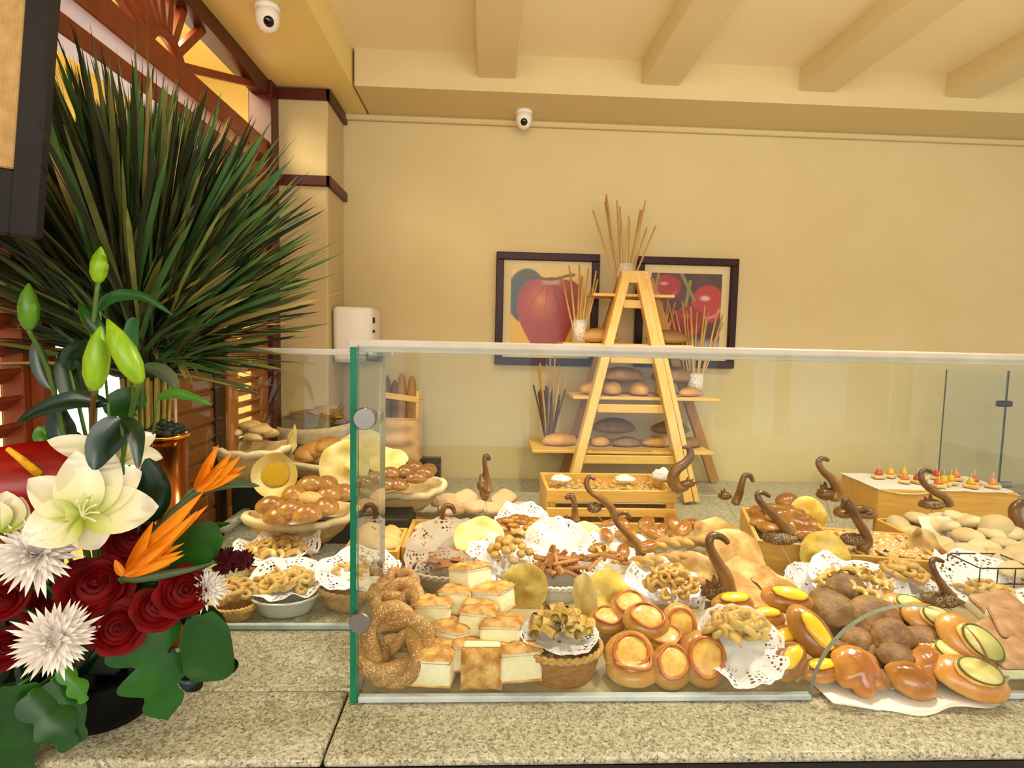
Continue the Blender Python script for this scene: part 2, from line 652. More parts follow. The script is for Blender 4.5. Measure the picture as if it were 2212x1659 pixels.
# ---- paper towel dispenser on the pillar side of the wall
a, b = at(712, 785, Y=2.40), at(800, 662, Y=2.40)
disp = thing('towel_dispenser', 'white plastic paper towel dispenser on the wall beside the pillar', 'dispenser', [
    ('body', mk('body', *grid(25, 2, lambda u, v: (0, 0, 0)), WHITEPL))], (a.x, 2.52, a.z))
bpy.data.objects.remove(disp.children[0])
w_, h_ = b.x - a.x, b.z - a.z


def disp_fn(p):
    return p


g = box(0, w_, -.1, .12, 0, h_, .028, 4)
g = ([(x, y + (.05 * ((x / w_) - .35) ** 2 * 2 if y < 0 else 0) + (.015 * max(0, .25 - z / h_) * 4 if y < 0 else 0), z) for x, y, z in g[0]], g[1])
ob('cover', mk('cover', *g, WHITEPL), disp)
ob('slot', mk('slot', *box(w_ - .004, w_ + .002, -.05, -.03, h_ * .72, h_ * .82), BLACK), disp)
ob('slot', mk('slot', *box(w_ - .004, w_ + .002, -.05, -.03, h_ * .55, h_ * .60), BLACK), disp)
ob('window', mk('window', *box(.03, w_ - .03, -.085, -.075, .002, .02, .004), plain('grey_plastic', 'b8ae9f', .3)), disp)

# ---- framed prints on the wall, painted as flat colour
PRINT = N('printed_canvas')
vc = PRINT.n('ShaderNodeVertexColor', layer_name='Col')
PRINT = PRINT.fin(vc.outputs[0], .35)
FRAMEM = plain('dark_mahogany', '2a0706', .4, col2='350b08', spec=.25)
MATB = plain('cream_mount', 'dcc796', .7)


def canvas(name, w, h, paint, n=110):
    m = int(n * h / w)
    V, Fs = grid(n, m, lambda u, v: ((u - .5) * w, 0, (v - .5) * h))
    me = mk(name, V, Fs, PRINT, False)
    ca = me.color_attributes.new('Col', 'FLOAT_COLOR', 'POINT')
    u, v = np.meshgrid(np.linspace(0, 1, n), np.linspace(0, 1, m))
    c = paint(u, v)
    ca.data.foreach_set('color', np.concatenate([c.reshape(-1, 3), np.ones((n * m, 1))], 1).astype(np.float32).ravel())
    return me


def hx(h):
    return np.array(lin(h)[:3])


def ss(x, a, b):
    t = np.clip((x - a) / (b - a), 0, 1)
    return t * t * (3 - 2 * t)


def lay(c, m, h):
    m = m[..., None]
    return c * (1 - m) + hx(h) * m


def paint_fruit(u, v):
    c = np.zeros(u.shape + (3,)) + hx('d9a92e')
    c = lay(c, ss(v, .8, .9), 'd6b45c')
    c = lay(c, ss(.32 - np.hypot((u - .22) / .9, (v - .66) / 1.1), 0, .03), '3a4744')
    w = np.interp(v, [.0, .08, .3, .5, .68, .8, .86, .9], [.18, .24, .36, .44, .45, .40, .3, .0])
    m = ss(w - np.abs(u - .53 + .03 * np.sin(v * 5)), 0, .02)
    c = lay(c, m, '9c2c17')
    c = lay(c, m * ss(.3 - np.hypot(u - .42, v - .6), 0, .3), 'c4562a')
    c = lay(c, m * ss(.12 - np.hypot(u - .42, v - .62), 0, .12) * .6, 'd98048')
    c = lay(c, m * ss(np.abs(u - .5), .2, .45) * ss(v, .5, .9) * .7, '611c14')
    for k in (-.26, -.05, .14, .3):
        x = .53 + k * (1 - .9 * ss(v, .5, .9))
        c = lay(c, m * ss(.012 - np.abs(u - x), 0, .01) * .7 * ss(v, .35, .6), '571a16')
    c = lay(c, m * ss(.05 - np.abs(v - .84), 0, .03) * ss(.16 - np.abs(u - .55), 0, .08), 'b98a54')
    y = .9 + .03 * np.sin(u * 9)
    c = lay(c, ss(.022 - np.abs(v - y), 0, .01) * ss(u, .1, .13) * ss(1 - u, .1, .14), '59401f')
    return c


def paint_pepper(u, v):
    c = np.zeros(u.shape + (3,)) + hx('4a2a22')
    c = lay(c, .5 + .5 * np.sin(u * 17 + v * 9), '5a3329') * .9
    for x, y, rx, ry, h, h2 in ((.22, .82, .2, .16, 'a01f1a', 'd98d80'), (.82, .62, .25, .24, 'b02a22', 'dfb0a4'), (.55, .4, .22, .2, '94201b', 'c5655a'), (.3, .25, .2, .14, '8c1d1a', 'c0564c'), (.1, .5, .12, .16, '7f1a18', 'b04a40')):
        r = np.hypot((u - x) / rx, (v - y) / ry)
        c = lay(c, ss(1.02 - r, 0, .06), h)
        c = lay(c, ss(.4 - np.hypot((u - x + .2 * rx) / rx, (v - y - .3 * ry) / ry / .5), 0, .3), h2)
        c = lay(c, ss(.1 - np.abs(r - .72), 0, .08) * ss(y - v, 0, .1) * .5, h2)
    for x0, y0, x1, y1 in ((.42, 1, .62, .66), (.1, 1, .05, .7), (.55, .9, .5, .6)):
        t = np.clip(((u - x0) * (x1 - x0) + (v - y0) * (y1 - y0)) / ((x1 - x0) ** 2 + (y1 - y0) ** 2), 0, 1)
        d = np.hypot(u - x0 - t * (x1 - x0), v - y0 - t * (y1 - y0))
        c = lay(c, ss(.028 - d, 0, .012), '8a7a3c')
    c = lay(c, ss(.14 - np.abs(v - .06), 0, .1) * ss(u, .5, .62), 'a39aa8')
    return c


def picture(px0, py0, px1, py1, label, paint, fw, mw):
    a, b = at(px0, py1, Y=2.63), at(px1, py0, Y=2.63)
    cx, cz, w, h = (a.x + b.x) / 2, (a.z + b.z) / 2, b.x - a.x, b.z - a.z
    o = thing('framed_print', label, 'picture', [], (cx, 2.648, cz))
    for g in (box(-w / 2, w / 2, -.03, 0, h / 2 - fw, h / 2, .003), box(-w / 2, w / 2, -.03, 0, -h / 2, -h / 2 + fw, .003), box(-w / 2, -w / 2 + fw, -.03, 0, -h / 2 + fw, h / 2 - fw, .003), box(w / 2 - fw, w / 2, -.03, 0, -h / 2 + fw, h / 2 - fw, .003)):
        ob('frame', mk('frame', *g, FRAMEM), o)
    iw, ih = w - 2 * fw, h - 2 * fw
    ob('mount', mk('mount', *box(-iw / 2, iw / 2, -.010, -.004, -ih / 2, ih / 2), MATB), o)
    ob('print', canvas('print', iw - 2 * mw, ih - 2 * mw, paint), o, (0, -.012, 0))


picture(1068, 550, 1296, 787, 'dark-framed print of a large red-orange fruit on yellow, hung on the wall', paint_fruit, .034, .034)
picture(1368, 560, 1596, 792, 'dark-framed print of glossy red peppers, hung on the wall behind the ladder shelf', paint_pepper, .034, .036)

# ---- dining room behind the viewer, seen only as a reflection in the glass
CLOTH = plain('white_tablecloth', 'f2eee6', .8)
for k, (x, y) in enumerate(((2.3, -3.0), (3.6, -3.4))):
    t = thing('dining_table', 'round white-clothed dining table mirrored in the glass, %s' % ('nearer the ladder' if k == 0 else 'nearer the hinge'), 'table', [
        ('tablecloth', mk('cloth', *lathe([(0, .76), (.5, .76), (.52, .745), (.54, .45), (.55, .42)], 40, lambda p, a, j: p if j < 3 else (p[0] * (1 + .04 * math.sin(9 * a)), p[1] * (1 + .04 * math.sin(9 * a)), p[2])), CLOTH)),
        ('pedestal', mk('pedestal', *lathe([(0, 0), (.25, 0), (.25, .03), (.05, .05), (.05, .75), (0, .75)], 20), DARKWOOD))], (x, y, 0))
    for a in range(4):
        thing('folded_napkin', 'white cone-folded napkin standing on a dining table, mirrored in the glass', 'napkin', mk('napkin', *lathe([(.05, 0), (.055, .01), (.03, .12), (.002, .21)], 14), CLOTH), (x + .33 * math.cos(a * 1.57 + .4), y + .33 * math.sin(a * 1.57 + .4), .762), group='napkins on the mirrored dining tables')
for k, x in enumerate((2.9, 4.6)):
    struct('wall_column', mk('wall_column', *box(x, x + .35, -5.2, -4.9, 0, 2.7), plain('white_column', 'efe8d8', .7)))
struct('wall_front', mk('wall_front', *box(-3, 6, -6, -5.9, 0, 2.8), plain('far_wall_paint', 'cdb58a', .8)))
wf = N('daylight_facade')
e = wf.n('ShaderNodeEmission')
e.inputs[0].default_value = (.80, .94, 1, 1)
e.inputs[1].default_value = .7
wf.l(e.outputs[0], wf.o.inputs[0])
w2 = tag(ob('window_2', None), kind='structure')
for k in range(5):
    ob('pane', mk('pane', *box(-2.6 + k * 1.7, -1.1 + k * 1.7, -5.89, -5.88, .12, 2.6), wf.m), w2)
    ob('window_frame', mk('window_frame', *box(-1.1 + k * 1.7, -.9 + k * 1.7, -5.9, -5.82, .3, 2.7), WHITEPL), w2)
# ---------------------------------------------------------------- counter
GY, LY = .992, 1.25                                           # planes of the front screen and of the set-back screen
ct = thing('buffet_counter', 'long buffet counter topped with speckled beige granite, carrying the bread display', 'counter', [])
for g in (box(-.832, -.243, .852, 1.026, .934, CT, .007, 2), box(-.240, 3.2, .852, 1.026, .934, CT, .007, 2), box(-.832, 3.2, 1.029, 2.384, .91, CT, .003), box(-.638, 3.2, 2.386, 2.645, .91, CT, .003)):
    ob('granite_slab', mk('granite_slab', *g, GRANITE), ct)
ob('front_rail', mk('front_rail', *box(-.82, 3.2, .89, 1.02, .909, .934), DARKWOOD), ct)
ob('cabinet', mk('cabinet', *box(-.82, 3.2, .885, 2.38, .06, .909), DARKWOOD), ct)
ob('backsplash', mk('backsplash', *box(-.638, -.2, 2.61, WY - .002, CT, 1.05, .003), plain('dark_granite', '5b543f', .2, col2='37332a', scale=90)), ct)

# ---------------------------------------------------------------- glass screens
def pane(x0, x1, z0, z1, y, t, arch=None):
    """upright sheet in the xz plane; faces index 0, edges 1; arch = (xa, xb, height) cut from the lower edge"""
    cols = [(x0, z0)]
    if arch:
        xa, xb, h = arch
        cols += [(xa, z0)] + [((xa + xb) / 2 - (xb - xa) / 2 * math.cos(PI * i / 36), z0 + h * math.sin(PI * i / 36)) for i in range(37)] + [(xb, z0)]
    cols += [(x1, z0)]
    n = len(cols)
    V = [(x, y + s * t / 2, z) for s in (-1, 1) for x, z in cols] + [(x, y + s * t / 2, z1) for s in (-1, 1) for x, z in cols]
    Fs, idx = [], []
    for i in range(n - 1):
        if abs(cols[i][0] - cols[i + 1][0]) > 1e-6:
            Fs += [(i, i + 1, 2 * n + i + 1, 2 * n + i), (n + i, 3 * n + i, 3 * n + i + 1, n + i + 1), (2 * n + i, 2 * n + i + 1, 3 * n + i + 1, 3 * n + i)]
            idx += [0, 0, 1]
        Fs.append((i, n + i, n + i + 1, i + 1))
        idx.append(1)
    Fs += [(0, 2 * n, 3 * n, n), (n - 1, 2 * n - 1, 4 * n - 1, 3 * n - 1)]
    return V, Fs, idx + [1, 1]


GT = 1.583
RIMW = plain('pale_polished_rim', 'b3a595', .2, col2='c2b5a6', coat=.5)
ARC = plain('polished_arc_edge', '8f9a8e', .1, coat=1, col2='6f7d72')
XL = at(757, 1100, Y=GY).x
fs = thing('glass_screen', 'long front glass sneeze screen with an arched serving cut-out and round steel fixings', 'glass screen', [])
V, Fs, ix = pane(XL + .013, 2.6, CT + .001, GT, GY, .010, (at(1752, 1480, Y=GY).x, at(2146, 1480, Y=GY).x, .178))
ix[-2] = 2
ob('pane', mk('pane', V, Fs, [GLASS, ARC, GEDGE], False, ix), fs)
xr = at(821, 745, Y=LY).x
V, Fs, ix = pane(GY - .005, LY + .02, CT + .001, GT - .003, 0, .011)
ix[-2] = 2
V = [(XL + .006 + v[1], v[0], v[2]) for v in V]
ob('end_pane', mk('end_pane', V, [f[::-1] for f in Fs], [GLASS, ARC, GEDGE], False, ix), fs)
ob('top_shelf', mk('top_shelf', *merge(box(xr - .01, 2.6, GY + .02, GY + .21, GT - .004, GT + .006, .001)), glassm('shelf_glass', (.85, .87, .85, 1))), fs)
for y in (GY + .02, GY + .21):
    ob('shelf_edge', mk('shelf_edge', *box(xr - .01, 2.6, y - .002, y + .002, GT - .012, GT + .008, .001), RIMW), fs)
CH = plain('clear_channel', '9aa5a6', .15, col2='b9c2c3', coat=.4)
for a, b in ((XL + .014, at(1750, 1500, Y=GY).x), (at(2148, 1500, Y=GY).x, 2.6)):
    ob('base_channel', mk('base_channel', *box(a, b, GY - .007, GY + .007, CT + .0008, CT + .012, .002), CH), fs)
bolt = mk('bolt', *lathe([(0, -.045), (.012, -.045), (.012, 0), (.019, 0), (.019, .009), (.0175, .012), (0, .012)], 28), CHROME, False)
for px, py in ((790, 903), (779, 1340)):
    p = at(px, py, Y=GY - .006)
    ob('bolt', bolt, fs, (p.x, GY - .006, p.z), (90, 0, 0))
clip = mk('corner_clip', *box(-.012, .012, -.016, .016, -.012, .012, .005, 2), CHROME)
for px, py in ((806, 768), (814, 900), (812, 1228)):
    p = at(px, py, Y=LY - .02)
    ob('corner_clip', clip, fs, (p.x, LY - .02, p.z))

ls = thing('glass_screen', 'short set-back glass screen behind the flowers, without a cut-out', 'glass screen', [])
x0 = at(380, 900, Y=LY).x
V, Fs, ix = pane(x0, XL + .004, CT + .001, 1.562, LY, .010)
ob('pane', mk('pane', V, Fs, [GLASS, RIMW], False, ix), ls)
ob('top_rail', mk('top_rail', *box(x0, XL + .03, LY - .006, LY + .006, 1.556, 1.569, .002), RIMW), ls)
ob('base_channel', mk('base_channel', *box(x0, XL + .004, LY - .006, LY + .006, CT + .0008, CT + .012, .002), CH), ls)

# hinged panes at the back of the counter
HYB = 2.47
a = at(2037, 900, Y=HYB)
b = at(2170, 900, Y=HYB)
bs = thing('hinged_glass_door', 'clear hinged glass panes with small steel hinges standing behind the canape box', 'glass screen', [])
zt = at(2080, 799, Y=HYB).z
for u, v, nm in ((a.x, b.x - .002, 'door_pane'), (b.x + .002, 2.6, 'fixed_pane')):
    V, Fs, ix = pane(u, v, CT + .001, zt, HYB, .008)
    ob(nm, mk(nm, V, Fs, [GLASS, plain('dark_glass_edge', '2f4a40', .15)], False, ix), bs)
for py in (872, 1047):
    c = at(2169, py, Y=HYB)
    ob('hinge', mk('hinge', *box(-.035, .035, -.012, .012, -.014, .014, .010, 3), BLACKSTEEL if py < 1000 else CHROME), bs, (c.x, HYB, c.z))

# ---------------------------------------------------------------- sloping lined tray that carries the heaped breads
prof = [(1.005, .004), (1.09, .010), (1.2, .035), (1.33, .035), (1.38, .01)]
g = grid(60, 5, lambda u, v: (-.215 + u * 1.75, prof[round(v * 4)][0] + (.006 * math.sin(u * 90) if v == 0 else 0), CT + prof[round(v * 4)][1] + .002 * nz((u * 20, v * 3, 0), 1)))
bot = [(x, y, CT + .0005) for x, y, z in g[0]]
thing('display_liner', 'paper liner, shade painted into its brown, under the heaped breads behind the front glass', 'liner', mk('liner', *merge(g, (bot, [f[::-1] for f in g[1]])), plain('shade_brown_liner', 'a08c66', .8, col2='b09c76', scale=9, bump=.2)))  # liner browned to carry the shade between the breads in its colour
pp = grid(30, 8, lambda u, v: (at(1760 + u * 350, 1490, Z=CT).x, .962 + v * .14 - .018 * math.sin(u * 3.1) - .006 * math.sin(u * 17), CT + .003 + .010 * max(0, math.sin(u * 9 + 1)) * (1 - v) ** 2 + .004 * v))
thing('parchment_sheet', 'curled white parchment sheet poking out through the arched cut-out', 'paper', mk('sheet', *pp, PAPER))

# ---------------------------------------------------------------- dark risers and the granite ledge on the set-back side
def riser(px0, px1, py, y0, y1, z, label):
    x0, x1 = at(px0, py, Y=y0).x, at(px1, py, Y=y0).x
    return thing('display_riser', label, 'riser', mk('riser', *box(x0, x1, y0, y1, CT + .0005, z, .004), BLACK))


riser(655, 880, 1150, 1.78, 2.0, 1.03, 'matt black riser block under the seeded-roll bowl')
riser(480, 640, 1060, 1.98, 2.3, 1.09, 'matt black riser block under the burlap bowl of pale rolls')
riser(590, 790, 1000, 2.34, 2.58, 1.13, 'matt black riser block at the wall under the cracker basket')
riser(818, 905, 1000, 2.40, 2.60, 1.05, 'narrow matt black riser block under the wooden baguette rack')
a, b = at(475, 1135, Z=1.0), at(556, 1060, Z=1.0)
thing('stone_ledge', 'raised slab of pale speckled granite beside the copper vase', 'slab', mk('slab', *merge(box(-.826, a.x + .02, a.y, b.y + .1, .975, 1.0, .003), box(-.82, a.x - .01, a.y + .05, b.y + .08, CT + .0005, .975)), GRANITE))

# ---------------------------------------------------------------- A-frame ladder shelf
lad = thing('ladder_shelf', 'pale pine A-frame ladder shelf stacked with loaves against the wall', 'shelf', [])
fy = lambda py: float(np.interp(py, [590, 1075], [2.40, 2.26]))


def lp(px, py, dy=0):
    return at(px, py, Y=fy(py) + dy)


legs = (((1352, 590), (1237, 1040)), ((1380, 590), (1480, 1060)), ((1395, 590), (1503, 1080)))
for k, (u, v) in enumerate(legs):
    a, b = lp(*u), lp(*v)
    b = a + (b - a) * ((CT + .010 - a.z) / (b.z - a.z))
    ob('leg', mk('leg', *bar(a, b, .036 if k < 2 else .020, .05 if k < 2 else .03, (0, 1, .1)), PINE), lad)
ob('top_block', mk('top_block', *bar(lp(1340, 598), lp(1398, 600), .045, .05, (0, 0, 1)), PINEX), lad)
for y, xa, xb in ((656, 1346, 1386), (775, 1318, 1410), (882, 1290, 1440), (992, 1258, 1466)):
    ob('rung', mk('rung', *bar(lp(xa, y, .012), lp(xb, y + 2, .012), .012, .034, (0, 0, 1)), PINEX), lad)
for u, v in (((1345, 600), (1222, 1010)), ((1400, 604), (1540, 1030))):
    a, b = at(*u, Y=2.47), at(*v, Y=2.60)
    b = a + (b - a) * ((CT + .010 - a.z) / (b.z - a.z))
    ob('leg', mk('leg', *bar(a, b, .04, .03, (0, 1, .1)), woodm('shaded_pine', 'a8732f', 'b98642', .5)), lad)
SHELF = []
for py, xa, xb, y0, y1 in ((638, 1281, 1458, 2.40, 2.56), (746, 1215, 1500, 2.37, 2.58), (862, 1238, 1556, 2.34, 2.60), (978, 1150, 1543, 2.31, 2.61)):
    a, b = at(xa, py, Y=y0), at(xb, py, Y=y0)
    z = (a.z + b.z) / 2
    ob('shelf_board', mk('shelf_board', *box(a.x, b.x, y0, y1, z - .006, z + .006, .002), PINEX), lad)
    SHELF.append(z + .006)
ob('liner', mk('liner', *box(at(1280, 975, Y=2.31).x, at(1410, 975, Y=2.31).x, 2.31, 2.5, SHELF[3] - .0001, SHELF[3] + .002), plain('brown_paper', 'b58d55', .8)), lad)

# ---------------------------------------------------------------- crates
def crate(name, label, o, ang, w, d, z0, z1, wood, slats=None, th=.012, posts=True):
    """open box; o = front corner on the side nearest the pillar, ang turns it about that corner; slats = list of (z0, z1) for the front and back"""
    t = thing(name, label, 'crate', [], (o.x, o.y, 0), (0, 0, ang))
    for a, b in (slats or [(z0, z1)]):
        for y in (0, d - th):
            ob('slat', mk('slat', *box(0, w, y, y + th, a, b, .002), wood), t)
    for x in (0, w - th):
        ob('side_panel', mk('side_panel', *box(x, x + th, th, d - th, z0, z1, .002), wood), t)
    ob('bottom_board', mk('bottom_board', *box(th, w - th, th, d - th, z0, z0 + .008), wood), t)
    if slats and posts:
        for x in (.0125, w - .0325):
            for y in (th, d - th - .02):
                ob('corner_post', mk('corner_post', *box(x, x + .02, y, y + .02, z0 + .008, z1 - .002), wood), t)
    return t


z1 = at(1183, 1058, Y=1.90).z
C1 = (at(1181, 1058, Y=1.90), .445, .255, z1)
crate('slatted_crate', 'honey-coloured slatted wooden crate of snack mix in front of the ladder shelf', C1[0], 0, C1[1], C1[2], CT + .0005, z1,
      CRATEW, [(z1 - .042, z1), (z1 - .092, z1 - .062), (CT + .0005, z1 - .112)])
ob('liner', mk('liner', *box(.014, .43, .014, .24, z1 - .05, z1 - .04), PAPER), bpy.data.objects['slatted_crate'])
o2 = at(1634, 1166, Z=1.05)
C2 = crate('bread_crate', 'wooden box of glazed split rolls set at an angle, in the middle of the display', o2, -17, .215, .34, CT + .0005, 1.05, CRATEW)
ob('liner', mk('liner', *box(.014, .2, .014, .325, 1.015, 1.02), PAPER), C2)
o3 = at(1815, 1196, Z=1.04)
C3 = crate('bread_crate', 'shallow wooden box of crisp puff squares beside the tilted yellow flatbread', o3, -14, .26, .24, CT + .0005, 1.04, CRATEW)
ob('liner', mk('liner', *box(.014, .245, .014, .225, 1.01, 1.016), PAPER), C3)
o4 = at(1898, 1057, Z=1.06)
C4 = crate('canape_box', 'plain wooden box topped with paper and skewered canapes', o4, -4, .52, .26, CT + .0005, 1.06, CRATEW)
ob('liner', mk('liner', *grid(24, 8, lambda u, v: (-.004 + u * .528, -.004 + v * .27, 1.0615 + .003 * nz((u * 9, v * 5, 1), 1) - (.016 * max(0, math.sin(u * 7)) if v == 0 else 0))), PAPER), C4)
o5 = at(866, 1180, Z=1.005)
C5 = crate('bread_tray', 'long shallow wooden tray of buns behind the grey doily bowl', o5, 0, .43, .25, CT + .0005, 1.005, CRATEW)
o6 = at(738, 1190, Z=1.005)
C6 = crate('bun_box', 'small wooden box of round yellow buns just behind the glass corner', o6, 0, .155, .20, CT + .0005, 1.005, CRATEW)
o7 = at(2062, 1200, Z=1.03)
C7 = crate('bread_crate', 'wooden box heaped with pale floury rolls behind the wire basket', o7, 0, .40, .34, CT + .0005, 1.03, CRATEW)
# ---------------------------------------------------------------- bread materials
B_GLAZE = bread('glazed_crust', 'dfb36c', 'c68a3c', '93571f', .28, .15, .9, coat=.35, ns=14)
B_TART = bread('tart_crust', 'e2b468', 'd39c4e', 'b5742f', .30, .1, .95, coat=.3, ns=16)
B_BROWN = bread('dark_claw_crust', 'b08a5a', '8f6a3e', '6c4a28', .6, .1, 1.0, ns=40, bump=1.0, bs=90, amt=.4)
B_AMBER = bread('amber_glazed_crust', 'd8a656', 'c4873a', '965a22', .22, .15, .9, coat=.5, ns=20)
B_SEED = bread('seeded_roll_crust', 'dca860', 'c08540', '95602a', .3, .15, .9, coat=.3, seed='5a3524', ss=170, sd=.22)
B_ROLL = bread('pale_roll_crust', 'e9cd96', 'e2bb78', 'd6a55c', .55, .2, 1.0, ns=12)
B_FLOUR = bread('floury_roll_crust', 'ead7b2', 'e6cda0', 'dbb983', .7, .2, 1.0, ns=12)
B_OLIVE = bread('chestnut_roll_crust', 'c09050', 'a4703a', '865428', .25, .1, .9, coat=.4)
B_RYE = bread('rye_crust', 'ad8250', '92693a', '74502a', .65, .2, .9, ns=22, bump=.5)
B_LOAF = bread('crusty_loaf_crust', 'dcae66', 'c8934a', 'a6702f', .55, .2, .95, ns=14, bump=.4)
B_SESAME = bread('sesame_ring_crust', 'd9b277', 'c7975a', 'a8733a', .5, .15, .9, seed='e2c894', ss=330, sd=.34, bump=.5)
B_STICK = bread('breadstick_crust', 'deb670', 'd6a858', 'c08c42', .5, .2, .9)
B_DARKSTICK = bread('dark_breadstick_crust', '7d5836', '64442a', '4c301a', .6, .2, .9)
B_NAAN = bread('naan_crust', 'e4c68e', 'd3aa66', 'b07c3a', .6, .1, 1.0, ns=30, bump=.8, bs=50, amt=.4)
B_PAPPAD = bread('yellow_flatbread', 'ecd592', 'e2c25e', 'd0a030', .5, .0, 1.2, ns=26, bump=.5, vary=.06, amt=.5)
B_PALEPAP = bread('pale_flatbread', 'f1e4b4', 'ead394', 'dcb964', .5, .0, 1.2, ns=22, bump=.5, vary=.04, amt=.4)
B_GREENPAP = bread('herb_flatbread', 'dcc07a', 'c9a850', 'ae8c34', .55, .0, 1.2, ns=34, bump=.6, vary=.05, amt=.45)
B_CRISP = bread('crisp_crust', 'e2bc76', 'd8aa5c', 'bf8a40', .45, .1, 1.0, ns=30)
B_CRISP2 = bread('dark_crisp_crust', 'd09a5c', 'bd8042', '9a602c', .45, .1, 1.0, ns=30)
B_NUT = bread('pale_cookie_crust', 'e8cb8e', 'dfba70', 'c69850', .45, .1, 1.0, ns=30)
B_SWAN = bread('dark_swan_crust', 'a3743e', '835729', '5e3a1a', .32, .0, 1.0, ns=26, coat=.35, vary=.18)
B_SWANSEED = bread('seeded_swan_crust', '967044', '79552e', '5e3f20', .5, .0, 1.0, seed='d9c39a', ss=260, sd=.36)
CRUMB = plain('white_crumb', 'f3ead0', .85, col2='eadcb2', scale=40, bump=.5, bs=120, vary=.05)
CRUSTTOP = plain('golden_cheese_crust', 'b8762e', .45, col2='e2b86c', scale=50, lo=.38, hi=.62, bump=.6, bs=80, vary=.08)
FILL = plain('egg_filling', 'cf9438', .4, col2='dfb464', scale=60, bump=.4, bs=110, coat=.3)
CUSTARD = plain('yellow_custard', 'e5ac1c', .25, col2='edbf2e', scale=30, coat=.4)
TOMATO = plain('tomato_strip', 'b4561c', .35, col2='c87030', scale=30, coat=.3)
ZUCC = plain('courgette_flesh', 'd8cc86', .35, col2='c9bc6c', scale=60, coat=.3)
ZSKIN = plain('courgette_skin', '4b5a24', .35)
LINEN = plain('beige_linen', 'cfae78', .85, col2='c09c66', scale=50, bump=.3, bs=300)
LINENW = plain('pale_linen', 'e2cfa8', .85, col2='d3bc90', scale=40, bump=.3, bs=300)
STRAW = plain('straw_weave', 'b27a34', .6, col2='8f5c22', scale=60, bump=.7, bs=160, stretch=(1, 1, 3))
STRAWL = plain('pale_straw', 'cfa25c', .6, col2='b58744', scale=60, bump=.5, bs=160)
WHITEB = plain('white_woven', 'd5d1ca', .5, col2='c3bfb9', scale=90, bump=.5, bs=160, stretch=(1, 1, 3))
WIRE = plain('dark_wire', '4a4038', .35, .8)
PICKM = plain('cocktail_pick', 'd9c08a', .6)


def doilym(name, a, b, holes=True):
    k = N(name)
    uv = k.coord('UV')
    v = k.n('ShaderNodeTexVoronoi')
    v.inputs['Scale'].default_value = 1.0
    v.inputs['Randomness'].default_value = .45
    k.l(uv, v.inputs['Vector'])
    sx = k.n('ShaderNodeSeparateXYZ')
    k.l(uv, sx.inputs[0])
    band = k.math('MULTIPLY', k.math('GREATER_THAN', sx.outputs[1], 6.4), k.math('LESS_THAN', sx.outputs[1], 11.2))
    wv = k.math('GREATER_THAN', k.math('SINE', k.math('MULTIPLY', sx.outputs[0], 1.1)), -.55)
    m = k.math('MULTIPLY', k.math('MULTIPLY', k.math('LESS_THAN', v.outputs['Distance'], .36), band), wv)
    k.fin(k.ramp(k.noise(k.coord('Object'), 30, 3), [(.3, a), (.7, b)]), .8, transl=.15)
    src = k.o.inputs[0].links[0].from_socket
    t = k.n('ShaderNodeBsdfTransparent')
    mx = k.n('ShaderNodeMixShader')
    k.l(m, mx.inputs[0])
    k.l(src, mx.inputs[1])
    k.l(t.outputs[0], mx.inputs[2])
    k.l(mx.outputs[0], k.o.inputs[0])
    return k.m


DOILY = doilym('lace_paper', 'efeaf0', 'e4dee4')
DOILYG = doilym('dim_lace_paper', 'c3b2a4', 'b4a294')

# ---------------------------------------------------------------- bread shapes (metres, lying on z = 0)
def up(g):
    z = min(v[2] for v in g[0])
    return mv(g, z=-z)


def roll(sx, sy, sz, m, seed=0, amp=.07, flat=.5, pw=1.0, name='crust', fn=None, nu=18, nv=11):
    return mk(name, *up(blob(sx, sy, sz, amp, 1.5, seed, flat, nu, nv, pw, fn)), m)


ROLLS = [roll(.036, .031, .024, B_ROLL, i, .08) for i in range(3)]
OVALS = [roll(.045, .027, .024, B_ROLL, i + 10, .07) for i in range(3)]
FLOURS = [roll(.046, .032, .026, B_FLOUR, i + 20, .09) for i in range(3)]
GLAZED = [roll(.045, .025, .024, B_GLAZE, i + 30, .06, fn=lambda d: 1 - .10 * math.exp(-(d.y / .12) ** 2) * (d.z > .3)) for i in range(3)]
SEEDED = [roll(.042, .036, .032, B_SEED, i + 40, .05) for i in range(3)]
CHEST = [roll(.036, .030, .027, B_OLIVE, i + 50, .05) for i in range(3)]
LOAVES = [roll(.10, .045, .045, B_LOAF, i + 60, .08, nu=24, nv=14, fn=lambda d: 1 - .05 * abs(math.sin(d.x * 8)) * (d.z > .2)) for i in range(2)]
RYES = [roll(.09, .05, .042, B_RYE, i + 65, .08, nu=24, nv=14) for i in range(3)]
BATARD = [roll(.055, .042, .04, B_LOAF, i + 70, .07) for i in range(2)]

AMBER = [roll(.042, .034, .028, B_AMBER, i + 85, .14) for i in range(3)]


def claw(m, seed, lobes=4):
    def fn(d):
        a = math.atan2(d.y, d.x)
        f = max(0, math.cos(a))
        return 1 + (.5 * f * (abs(math.cos(a * lobes)) ** .6 - .75) if d.z < .75 else 0) + .1 * f
    return roll(.045, .048, .030, m, seed, .10, .5, nu=40, nv=12, fn=fn)


BROWNR = [roll(.035, .032, .024, B_BROWN, 80 + i, .2, nu=32, fn=lambda d, i=i: 1 - .34 * max(0, 1 - abs(math.sin((2 + i * .5) * math.atan2(d.y, d.x) + i)) * 2.2) * (d.z < .8) * (.5 + .5 * d.x)) for i in range(3)]
CLAWS = [claw(B_BROWN, 90), claw(B_BROWN, 91, 3), claw(B_AMBER, 92, 3)]


